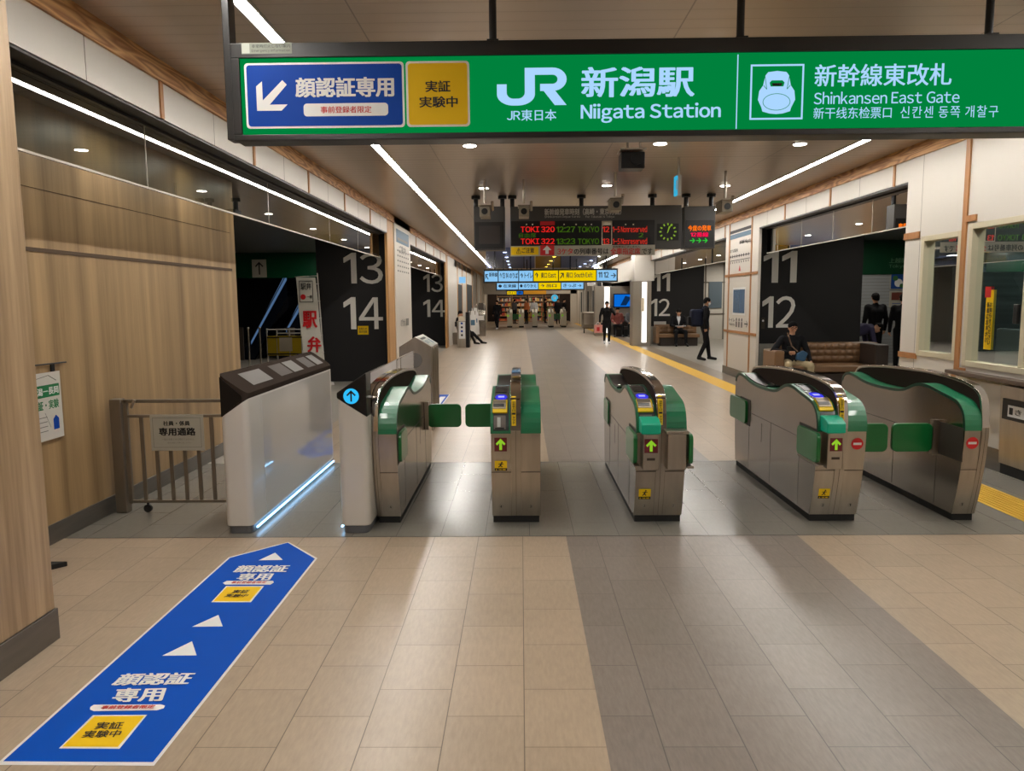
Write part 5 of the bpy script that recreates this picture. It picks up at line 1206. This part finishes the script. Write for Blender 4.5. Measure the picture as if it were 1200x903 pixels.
# seated man, facing the camera (rot = pi: his +x is image left)
sx_, sy_ = 4.70, 13.02
man = person('seated man in black jacket, beige trousers and glasses on the brown tufted sofa', (sx_, sy_, 0), PI,
   S(pel=(0, 0, .49), shl=(-.19, -.04, .93), shr=(.19, -.04, .93), elr=(.38, .06, .72), wrr=(.16, .24, .70), ell=(-.27, .02, .70), wrl=(-.24, .28, .53), hed=(0, -.02, 1.14), nek=(0, -.05, .99), cst=(0, -.07, .84), wst=(0, -.05, .64),
     knl=(-.20, .40, .46), knr=(.20, .38, .47), anl=(-.22, .34, .09), anr=(.18, .42, .09), tol=(-.26, .53, .035), tor=(.22, .60, .035)), ['cloth_black', 'cloth_beige', 'cloth_white'], 1.57, .0085, glasses=True, lean=(0, 1, .25))
t = thing('shoulder_bag', 'blue shoulder bag on the lap of the seated man on the tufted sofa', 'bag', (sx_ - .07, sy_ - .2, .55))
MB().prism([(sx_ - .02, .52), (sx_ + .13, .49), (sx_ + .18, .63), (sx_ + .10, .68), (sx_ + .0, .63)], 'y', sy_ - .26, sy_ - .18).build('pouch', 'bag_blue', t, bevel=.02)
MB().path([(sx_ - .10, sy_ - .02, .97), (sx_ - .10, sy_ - .115, .88), (sx_ - .06, sy_ - .13, .75), (sx_ + .02, sy_ - .2, .66)], .011).build('strap', mat('strap', (110, 84, 66), .7), t)
tag(MB().box(sx_ - .20, sx_ - .13, sy_ - .325, sy_ - .30, .68, .76).build('smartphone', 'black_gloss', bevel=.004), 'dark phone held by the seated man with the blue bag', 'phone')

# standing man with backpack, facing right (+x): rot = -90deg maps his +y to +x
x, y = gz(825, 422)
mr = person('man in black suit with white mask, walking right in the right-hand opening', (x, y, 0), -PI / 2,
   {'knl': (-.09, .10, .49), 'anl': (-.09, .16, .09), 'tol': (-.10, .34, .035), 'knr': (.09, .02, .49), 'anr': (.09, -.16, .10), 'tor': (.10, .0, .035), 'elr': (.24, -.06, 1.12), 'wrr': (.20, -.02, .88), 'ell': (-.24, .02, 1.12), 'wrl': (-.2, .12, .92), 'hed': (0, .05, 1.575), 'nek': (0, .02, 1.44)}, ['cloth_black', 'cloth_black', 'black_gloss'], 1.60, .0095, mask=True)
t = thing('backpack', 'dark backpack carried by the man in the black suit at right', 'bag', (x - .25, y, 1.0))
MB().box(x - .37, x - .07, y - .16, y + .16, .86, 1.30).build('pack_body', 'cloth_navy', t, bevel=.07, seg=4); MB().box(x - .44, x - .36, y - .12, y + .12, .90, 1.12).build('front_pocket', 'cloth_black', t, bevel=.03)
for s_ in (-1, 1): MB().path([(x - .14, y + s_ * .1, 1.25), (x - .02, y + s_ * .11, 1.36), (x + .085, y + s_ * .11, 1.25), (x + .06, y + s_ * .12, 1.05), (x - .12, y + s_ * .12, .92)], .018).build('strap', 'cloth_navy', t)

# seated reading man on the farther bench
x, y = 5.28, 25.25
person('seated man in dark suit and white shirt reading on the farther bench', (x, y, 0), PI, S(hed=(0, .05, 1.13), wrl=(-.10, .30, .66), wrr=(.10, .30, .66)), ['cloth_black', 'cloth_black', 'black_gloss'], 1.68, .014, lean=(0, 1, -.5), collar='cloth_white')
tag(MB().box(x - .17, x + .17, y - .42, y - .30, .66, .675).build('newspaper', 'cloth_white'), 'white sheet of paper on the lap of the man reading on the farther bench', 'paper')

# walking man facing the camera with phone at his mouth/ear and a pink bag
x, y = gz(711, 403)
person('man in black walking towards the gates with a hand raised to his ear', (x, y, 0), PI, {'knl': (-.08, .12, .50), 'anl': (-.07, .14, .10), 'tol': (-.08, .32, .05), 'knr': (.08, .0, .49), 'anr': (.08, -.14, .12), 'tor': (.09, .02, .035),
   'ell': (-.30, .06, 1.18), 'wrl': (-.12, .14, 1.42), 'elr': (.26, -.05, 1.12), 'wrr': (.28, .02, .88)}, ['cloth_black', 'cloth_black', 'cloth_white'], 1.5 * 46 / 46, .014)
t = thing('shopping_bag', 'pink and white shopping bag in the hand of the walking man', 'bag', (x - .27, y - .05, .4)); MB().box(x - .44, x - .16, y - .08, y + .02, .40, .68).build('bag_body', 'bag_pink', t, bevel=.01); MB().path([(x - .40, y - .03, .68), (x - .32, y - .03, .78), (x - .22, y - .03, .68)], .008).build('handle', 'cloth_white', t); MB().box(x - .36, x - .26, y - .084, y - .078, .46, .60).build('print', 'red_print', t)
t2 = tag(MB().box(x - .20, x - .02, y + .03, y + .08, .42, .74).build('tote_bag', 'cloth_black', bevel=.02), 'black tote beside the pink shopping bag of the walking man', 'bag')

# far left walker
x, y = gz(583, 386)
person('distant person in black walking on the left before the far gates', (x, y, 0), PI * .9, {'knl': (-.08, .12, .50), 'anl': (-.07, .16, .10), 'tol': (-.08, .34, .05), 'anr': (.08, -.14, .12), 'tor': (.09, .02, .035)}, ['cloth_black', 'cloth_black', 'cloth_white'], 1.55, .02)
# two seated people under the blue screen
for px, c, l in ((722, 'cloth_red', 'seated person in dark red on the left under the blue wall screen'), (738.5, 'cloth_grey', 'seated person in grey on the right under the blue wall screen')):
    xx = gy(px, 380, 31.6)[0]; person(l, (xx + .05, 31.6, 0), PI, S(), [c, 'cloth_black', 'black_gloss'], 1.66, .022)
# lobby people on the right
x = gy(1025, 380, 16.6)[0]
person('person in dark coat standing with back turned, behind the right end of the sofa', (x, 16.6, 0), 0, {}, ['cloth_black', 'cloth_black', 'black_gloss'], 1.66, .014, cap=True)
x = gy(1052, 380, 15.9)[0]
person('person in black coat standing at the edge of the white wall in the right lobby', (x + .1, 15.9, 0), -.5, {}, ['cloth_black', 'cloth_black', 'black_gloss'], 1.64, .014)
x = gy(1024, 395, 14.6)[0]
person('person in dark blue bending forward next to the right end of the sofa', (x + .02, 15.3, 0), -PI / 2, {'pel': (0, -.25, .80), 'wst': (0, -.10, .90), 'cst': (0, .10, .98), 'nek': (0, .26, 1.02), 'hed': (0, .40, 1.0), 'shl': (-.18, .18, .97), 'shr': (.18, .18, .97), 'ell': (-.2, .26, .62), 'elr': (.2, .26, .62), 'wrl': (-.15, .45, .50), 'wrr': (.15, .45, .50),
   'hil': (-.09, -.22, .78), 'hir': (.09, -.22, .78), 'knl': (-.1, .08, .42), 'knr': (.1, .08, .42)}, ['cloth_purple', 'cloth_black', 'black_gloss'], 1.62, .014, lean=(0, .6, -1))
tag(MB().box(7.25, 7.5, 14.2, 14.45, 0, .42).build('suitcase', 'chair_white', bevel=.03), 'pale case on the floor beside the bending person in dark blue', 'suitcase')
# person seated at the left wall with outstretched legs
x, y = gz(551, 403)
person('seated person in black at the left wall with legs stretched into the hall', (x - .35, y, 0), -PI / 2 - .3, S(anl=(-.15, .80, .09), knl=(-.12, .45, .42), tol=(-.16, .98, .05), anr=(.1, .62, .09), tor=(.1, .8, .04)), ['cloth_black', 'cloth_black', 'black_gloss'], 1.62, .018)
tag(MB().box(x - .6, x - .15, y - .2, y + .25, 0, .42).build('stool', 'steel_dark', bevel=.01), 'low dark seat under the person with outstretched legs at the left wall', 'stool')

# ================================================================== FARTHER HALL
# left: machines along the wall
t = thing('ticket_machine', 'slim grey machine with a white poster by the second left opening', 'machine', (-1.97, 25.2, 0))
a, b = gy(535.5, 376, 25), gy(546, 405, 25)
MB().box(a[0], b[0], 25, 25.5, 0, a[1]).build('body', 'steel', t, bevel=.01); MB().box(a[0] + .06, b[0] - .02, 24.98, 25, .30, a[1] - .03).build('poster', 'white_print', t)
s = facing(24.975, step=.003)
for i in range(4): s.disc(a[0] + .16, .42 + i * .13, .035, i % 2, 1); 
s.build('print', ['black_print', 'blue_print'], t); MB().box(a[0] + .04, b[0] - .06, 25.1, 25.4, a[1], a[1] + .15).build('top_box', 'cream', t)
MB().box(a[0] - .08, a[0], 25.05, 25.3, .70, .86).box(b[0], b[0] + .12, 25.0, 25.5, 0, 1.18).build('side_box', 'black_metal', t, bevel=.01)
for i, (px, Y, z1, l) in enumerate(((554, 29.5, 1.15, 'white easel board leaning by the left wall behind the slim machine'), (557, 31.5, 1.25, 'second white board a little farther along the left wall'))):
    xx = gy(px, 380, Y)[0]; tt = thing('easel_board', l, 'notice board', (xx, Y, 0)); MB().add([(xx - .12, Y, .15), (xx + .18, Y, .15), (xx + .10, Y + .25, z1), (xx - .16, Y + .25, z1), (xx - .12, Y + .03, .15), (xx + .18, Y + .03, .15), (xx + .10, Y + .28, z1), (xx - .16, Y + .28, z1)], [(0, 1, 2, 3), (7, 6, 5, 4), (0, 4, 5, 1), (1, 5, 6, 2), (2, 6, 7, 3), (3, 7, 4, 0)]).build('board', 'white_plastic', tt)
    MB().box(xx - .08, xx + .08, Y + .11, Y + .13, .55, .8).build('picture', 'print_blue', tt); MB().tube((xx - .1, Y + .1, 0), (xx - .1, Y + .25, z1), .02).tube((xx + .12, Y + .1, 0), (xx + .08, Y + .25, z1), .02).build('stand', 'steel_dark', tt)
a, b = gy(560.5, 356, 33), gy(569, 392, 33)
t = thing('vending_machine', 'grey ticket machine with a slanted console on the far left', 'machine', (a[0], 33, 0)); MB().prism([(33, 0), (33, .95), (33.15, 1.1), (33.15, a[1]), (33.6, a[1]), (33.6, 0)], 'x', a[0] - .15, b[0]).build('body', 'steel_side', t, bevel=.01); MB().box(a[0], b[0] - .08, 33.13, 33.15, 1.15, 1.45).build('screen', 'screen_dim', t); MB().box(a[0], b[0] - .05, 32.98, 33, .7, .9).build('tray', 'white_plastic', t)
# left far wall with openings
struct(MB().box(XL - .05, XL + .0, 28, 60, 0, 3.07).build('wall_left', 'white_panel'))
b = MB()
for y in (29.2, 31.5, 34, 38, 42, 46): b.box(XL, XL + .02, y, y + .12, 0, 3.07)
struct(b.build('trim_22', 'wood_post'))
b = MB(); b.box(XL, XL + .015, 29.5, 31.4, 0, 2.2).box(XL, XL + .015, 34.3, 37.8, .9, 2.3); struct(b.build('trim_23', 'office_dark'))
tag(MB().box(XL, XL + .25, 30.2, 30.24, 2.25, 2.5).build('side_sign', 'lit_blue'), 'small pale lit sign projecting from the left wall over the easel boards', 'sign')

# right: lit column, gray wall with blue screen, seats
def lit_column(px0, px1, lx0, lx1, Y, dep, z1, label):
    a, b = gy(px0, 380, Y), gy(px1, 380, Y); l0, l1 = gy(lx0, 380, Y)[0], gy(lx1, 380, Y)[0]
    t = thing('lit_column', label, 'column', ((a[0] + b[0]) / 2, Y, 0)); MB().box(a[0], b[0], Y, Y + dep, 0, z1).build('shaft', 'grey_wall', t, bevel=.01)
    MB().box(l0, l1, Y - .012, Y, .12, z1 - .03).build('light_strip', 'column_light', t); return t
c = lit_column(741, 763, 752, 757.5, 25.2, .6, 2.16, 'grey column with a vertical white light strip, left of the farther 11 and 12 wall')
MB().box(4.02, 4.12, 25.18, 25.2, 1.15, 1.6).build('picture', 'cream', c)
struct(MB().box(3.78, 4.45, 25.2, 25.9, 2.17, ZC - .002).build('wall_right', 'white_panel')); 
lit_column(697, 716, 708, 714, 32.6, .5, 2.13, 'farther grey column with a white light strip beside the blue wall screen')
struct(MB().box(3.9, 7, 33.0, 33.2, 0, 2.13).build('wall_back_right', 'grey_wall'))
a, b = gy(720, 345, 32.9), gy(743, 359, 32.9)
t = thing('wall_screen', 'blue glowing wall screen above two seated people on the far right', 'screen', ((a[0] + b[0]) / 2, 32.9, b[1])); MB().box(a[0] - .04, b[0] + .2, 32.92, 33.0, b[1] - .04, a[1] + .04).build('frame', 'black_metal', t); MB().box(a[0], b[0] + .16, 32.9, 32.92, b[1], a[1]).build('picture', 'tv_blue', t)
s = facing(32.895, step=.004); w_ = b[0] - a[0]; s.poly([(a[0] + w_ * .3, b[1] + .05), (a[0] + w_ * .6, b[1] + .05), (a[0] + w_ * .85, a[1] - .12), (a[0] + w_ * .55, a[1] - .06)], 0, 1); s.build('image', 'lit_dark', t)
t = thing('seat_row', 'dark row of seats under the blue wall screen', 'bench', (4.5, 31.7, 0)); MB().box(3.95, 5.1, 31.5, 31.95, .30, .42).build('seat', 'sofa_dark', t, bevel=.02); MB().box(3.95, 5.1, 31.95, 32.1, .3, .85).build('back', 'sofa_dark', t, bevel=.02); MB().box(4.0, 5.05, 31.6, 32.0, 0, .3).build('base', 'black_metal', t)
# fascia and right wall beyond the second opening
struct(MB().box(XR, XR + .2, 25.9, 60, 2.3, 3.07).build('wall_right', 'white_panel')); struct(MB().box(3.7, 3.9, 36, 60, 0, 3.2).build('wall_right', 'white_panel'))
b = MB()
for y in (37, 39.5, 42, 44.5, 47): b.box(3.685, 3.70, y, y + .1, 0, 3.2)
struct(b.build('trim_24', 'seam')); b = MB()
for y in (38, 41, 45.5): b.box(3.68, 3.70, y, y + .7, .8, 2.0)
struct(b.build('trim_25', 'office_dark'))
a = gy(691, 388, 35)[0]
t = thing('luggage_cart', 'grey wheeled cart standing by the right wall in the distance', 'cart', (a, 35, 0)); MB().box(a - .32, a + .32, 35, 35.8, .22, .98).build('body', 'steel_dark', t, bevel=.05); MB().box(a - .26, a + .26, 34.99, 35, .4, .88).build('front_panel', 'steel', t)
for s_ in (-.25, .25): MB().tube((a + s_ - .02, 35.1, .1), (a + s_ + .02, 35.1, .1), .1, n=16).tube((a + s_, 35.1, .1), (a + s_, 35.1, .25), .02).build('wheel', 'rubber', t)
tag(MB().box(a + .42, a + .58, 35.3, 35.8, 0, 2.45).build('dark_post', 'black_metal', bevel=.01), 'tall dark post right of the grey cart in the distance', 'post')
x0, z0 = gy(671, 326, 34); tag(MB().box(3.0, 3.35, 34, 34.1, 2.18, 2.36).tube((3.18, 34.05, 2.36), (3.18, 34.05, 3.2), .02).build('hanging_sign', 'white_plastic'), 'small white hanging sign in the distance above the grey cart', 'sign')

# far direction signs across the hall
def far_sign(Y, px0, px1, py0, py1, segs, label):
    a, b = gy(px0, (py0 + py1) / 2, Y), gy(px1, (py0 + py1) / 2, Y); m = (px0 + px1) / 2; z1, z0 = gy(m, py0, Y)[1], gy(m, py1, Y)[1]; W = b[0] - a[0]; h = z1 - z0
    t = thing('direction_sign', label, 'sign', ((a[0] + b[0]) / 2, Y, z0)); MB().box(a[0] - .03, b[0] + .03, Y, Y + .2, z0 - .04, z1 + .04).build('housing', 'black_frame', t)
    for k in (.08, .35, .65, .92): MB().tube((a[0] + W * k, Y + .1, z1), (a[0] + W * k, Y + .1, ZC), .025).build('hanging_pole', 'black_metal', t)
    for u0, u1, m_, txt in segs:
        s = facing(Y - .003, step=.004); x0, x1 = a[0] + W * u0, a[0] + W * u1; s.rect(x0 + .015, z0 + .01, x1 - .015, z1 - .01, 0, 1)
        w = x1 - x0
        for i, (tx, c0, d0, c1, d1) in enumerate(txt): s.text(tx, x0 + w * c0, z0 + h * d0, x0 + w * c1, z0 + h * d1, 1, 2, .02)
        s.build('lit_panel', [m_, 'dk_text'], t)
    return t
mat('dk_text', (20, 44, 70), .5)
far_sign(24.3, 567.5, 723, 316.5, 329.5, [(0, .105, 'lit_blue', [('↖', .08, .2, .3, .7), ('新幹線', .35, .45, .95, .85)]), (.105, .26, 'lit_blue', [('↑ 13 14', .08, .3, .5, .8), ('のりば', .55, .3, .95, .8)]), (.26, .37, 'lit_blue', [('↑', .1, .3, .3, .75), ('トイレ', .4, .3, .95, .8)]),
   (.37, .56, 'lit_yellow', [('↑', .06, .3, .2, .8), ('東口 East', .3, .3, .9, .8)]), (.56, .845, 'lit_yellow', [('↗', .04, .25, .14, .75), ('南口 South Exit', .2, .3, .9, .8)]), (.845, 1, 'lit_blue', [('11 12', .1, .3, .6, .8), ('→', .7, .25, .95, .7)])], 'wide blue and yellow lit direction sign across the hall, the upper one')
far_sign(31.0, 582, 684, 331, 339, [(0, .25, 'lit_blue', [('● 在来線', .08, .3, .9, .8)]), (.25, .48, 'lit_blue', [('● のりかえ', .08, .3, .9, .8)]), (.48, .74, 'lit_yellow', [('↑ 出口', .1, .3, .8, .8)]), (.74, 1, 'lit_blue', [('きっぷ →', .1, .3, .9, .8)])], 'narrower blue and yellow lit direction sign just below the wide one')
far_sign(40, 594, 613, 341, 345, [(0, .6, 'lit_yellow', [('出口', .1, .2, .9, .8)]), (.6, 1, 'tv_blue', [('東', .1, .2, .9, .8)])], 'tiny yellow and blue lit sign in the distance, left above the far gates')
# hanging glass in front of it; blue and yellow reflection painted as tint
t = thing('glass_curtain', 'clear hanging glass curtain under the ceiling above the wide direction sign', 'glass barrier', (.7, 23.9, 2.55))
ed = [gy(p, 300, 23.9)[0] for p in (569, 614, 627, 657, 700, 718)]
for i, m_ in enumerate(('glass_reflection_blue', 'glass_reflection_blue', 'glass_reflection_yellow', 'glass_reflection_blue', 'glass_clear')):
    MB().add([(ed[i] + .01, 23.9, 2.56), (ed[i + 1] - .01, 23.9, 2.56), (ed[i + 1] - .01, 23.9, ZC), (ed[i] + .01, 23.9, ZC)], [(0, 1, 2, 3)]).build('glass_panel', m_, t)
b = MB()
for i in (1, 3, 4): b.box(ed[i] - .015, ed[i] + .015, 23.88, 23.92, 2.56, ZC)
b.build('divider', 'dark_trim', t)

# far gates
fx = [gz(px, 383)[0] for px in (597.5, 611, 626.6, 645.7, 660.6)]
proto = thing('far_ticket_gate', 'distant pale ticket gate, leftmost of five', 'ticket gate', (fx[0], 43, 0), 'five distant ticket gates')
MB().prism([(43, .08), (42.95, .6), (43.05, .85), (43.5, .9), (43.9, 1.02), (44.3, .9), (44.6, .85), (44.6, .08)], 'x', fx[0] - .15, fx[0] + .15).build('body', 'cream', proto, bevel=.02)
MB().box(fx[0] - .14, fx[0] + .14, 43.02, 44.55, 0, .09).build('plinth', 'rubber', proto); MB().box(fx[0] - .03, fx[0] + .03, 43.0, 44.4, .85, 1.12).build('fin', 'steel', proto); MB().box(fx[0] - .13, fx[0] - .04, 42.94, 42.96, .62, .72).build('sign', 'lime_print', proto)
far = [proto] + [copy_thing(proto, (x, 43, 0), l) for x, l in zip(fx[1:], ('distant pale ticket gate, second of five from the left', 'distant pale ticket gate, middle one of five', 'distant pale ticket gate, fourth of five from the left', 'distant pale ticket gate, rightmost of five'))]
for i, s_ in ((0, 1), (1, -1), (3, 1), (4, -1)):
    w_ = (fx[i + s_] - fx[i]) / 2
    MB().box(fx[i] + s_ * .15, fx[i] + w_ - s_ * .01, 44, 44.04, .42, .75).build('flap', 'green_flap', far[i], bevel=.02)

# the shop at the end of the hall
struct(MB().box(-2.45, 3.9, 50.0, 50.2, 1.95, 3.2).build('wall_back', 'white_panel')); struct(MB().box(-6, 8, 56, 56.2, 0, 3.2).build('wall_back', mat('shop_back', (70, 56, 50), .6)))
struct(MB().box(-6, -2.45, 50, 50.2, 0, 3.2).box(3.3, 6, 50, 50.2, 0, 3.2).build('wall_back', 'white_panel'))
a = gy(640, 342, 49.9); tag(MB().box(gy(613, 342, 49.9)[0], a[0], 49.85, 50, gy(620, 344.5, 49.9)[1], gy(620, 339, 49.9)[1]).build('shop_sign', mat('orange_sign', (206, 140, 30), .5, emit=(206, 140, 30), es=.4)), 'orange yellow band sign over the shop at the end of the hall', 'sign')
c = gy(650, 349, 49.5); t = thing('round_sign', 'round pale blue lit sign at the shop front', 'sign', (c[0], 49.5, c[1])); MB().tube((c[0], 49.5, c[1]), (c[0], 49.6, c[1]), .24, n=28).tube((c[0], 49.55, c[1] + .2), (c[0], 49.55, 3.2), .02).build('housing', 'white_plastic', t); s = facing(49.49, step=.004); s.disc(c[0], c[1], .22, 0, 1); s.text('駅', c[0] - .09, c[1] - .09, c[0] + .09, c[1] + .09, 1, 2); s.build('face', ['lit_teal', 'white_print'], t)
mat('lit_shop', (190, 150, 110), .6)
shelves = [(-1.2, 54.5), (-.1, 54.8), (1.1, 54.6), (2.3, 54.8), (.5, 52.6), (2.0, 52.8)]
cols = [mat('good_%d' % i, c, .6) for i, c in enumerate(((180, 60, 50), (210, 170, 90), (90, 130, 80), (200, 190, 180), (200, 110, 60), (70, 80, 120), (226, 200, 160)))]
for i, (x, y) in enumerate(shelves):
    hgt = 1.9 if y > 54 else 1.1
    t = thing('shop_shelf', 'shelf of colourful goods in the shop at the end, ' + ('left rear', 'centre left rear', 'centre right rear', 'right rear', 'low centre', 'low right')[i], 'shelf', (x, y, 0), 'shop shelves at the end of the hall')
    b = MB(); nz = int(hgt / .35)
    for j in range(nz + 1): b.box(x - .5, x + .5, y, y + .4, j * .35 + .05, j * .35 + .08)
    b.box(x - .52, x - .5, y, y + .4, 0, hgt).box(x + .5, x + .52, y, y + .4, 0, hgt); b.build('frame', 'lit_shop', t)
    b = MB()
    for j in range(nz):
        for k_ in range(9): b.box(x - .47 + k_ * .105, x - .38 + k_ * .105, y + .02, y + .3, j * .35 + .08, j * .35 + .08 + random.uniform(.12, .25), random.randrange(7))
    o = b.build('goods', cols, t); o['kind'] = 'stuff'
for i, (px, Y, c, l) in enumerate(((617, 49, 'cloth_orange', 'shopper in orange standing in the distant shop'), (626, 48.5, 'cloth_white', 'shopper in white beyond the middle distant gate'), (654, 48, 'cloth_black', 'dark clothed shopper below the round blue sign'), (661, 47, 'cloth_black', 'dark clothed person right of the round blue sign'), (639, 50.5, 'cloth_black', 'dark clothed shopper just left of the round blue sign'), (603, 49.5, 'cloth_grey', 'shopper in grey at the left side of the distant shop'))):
    person(l, (gy(px, 370, Y)[0], Y, 0), PI * (.7 + .2 * i), {}, [c, 'cloth_black', 'black_gloss'], 1.62, .03)
for i, (x, y, e) in enumerate(((-.5, 53, 30), (1.5, 53, 40), (3.0, 48, 30))):
    l = bpy.data.lights.new('shop_lamp', 'AREA'); l.energy = e; l.size = 1.5; l.color = (1, .86, .68); o = bpy.data.objects.new('shop_lamp', l); o.location = (x, y, 3.0); COL.objects.link(o)

# ================================================================== ROOM BEHIND THE CAMERA, LOBBY AND FILL LAMPS, WORLD
struct(MB().box(-3.3, 8, Y0 - .2, Y0, 0, 3.2).build('wall_rear', 'grey_wall')); struct(MB().box(12, 12.2, 7, 60, 0, 3).build('wall_right', 'grey_wall')); struct(MB().box(-9.2, -9, 21, 60, 0, 3).build('wall_left', 'grey_wall'))
struct(MB().box(-9, 12, 60, 60.2, 0, 3.3).build('wall_back', 'grey_wall'))
def lamp(x, y, z, e, size=.5, col=(1, .93, .82)):
    l = bpy.data.lights.new('area_lamp', 'AREA'); l.energy = e; l.size = size; l.color = col; o = bpy.data.objects.new('area_lamp', l); o.location = (x, y, z); COL.objects.link(o)
for y in (9.5, 12.5): lamp(7, y, 2.85, 22)
lamp(7.8, 16.5, 2.85, 20)
for y in (18, 21, 24): lamp(6.5, y, 2.85, 34)
lamp(8, 27.5, 2.85, 45); lamp(-5.5, 17.5, 2.8, 16); lamp(-3.3, 12.3, 2.8, 16)  # the last one is a fill added to brighten the left number wall
for y in (4.2, 5.6, 7.0, 8.4): lamp(-2.78, y, 2.84, 4.2, .25)  # unseen fill row, added to brighten the wood wall of the passage
for y in (19, 23): lamp(-4.5, y, 2.8, 26)
lamp(4.6, 30.5, 2.95, 26)
for y in (5.6, 7.2): lamp(5.4, y, 2.85, 30, .6, (.95, 1, .96))
lamp(0.8, 45, 3.15, 60, 2)
w = bpy.data.worlds.new('world'); scn.world = w; w.use_nodes = True; w.node_tree.nodes['Background'].inputs['Color'].default_value = (.9, .85, .8, 1); w.node_tree.nodes['Background'].inputs['Strength'].default_value = .05
scn.view_settings.view_transform = 'Standard'; scn.view_settings.look = 'None'; scn.view_settings.gamma = 1; scn.view_settings.exposure = 0; scn.view_settings.use_curve_mapping = False
cy = scn.cycles; cy.use_denoising = True; cy.max_bounces = 8; cy.diffuse_bounces = 4; cy.glossy_bounces = 4; cy.transparent_max_bounces = 12; cy.sample_clamp_indirect = 4; cy.use_light_tree = True; cy.caustics_reflective = False; cy.caustics_refractive = False
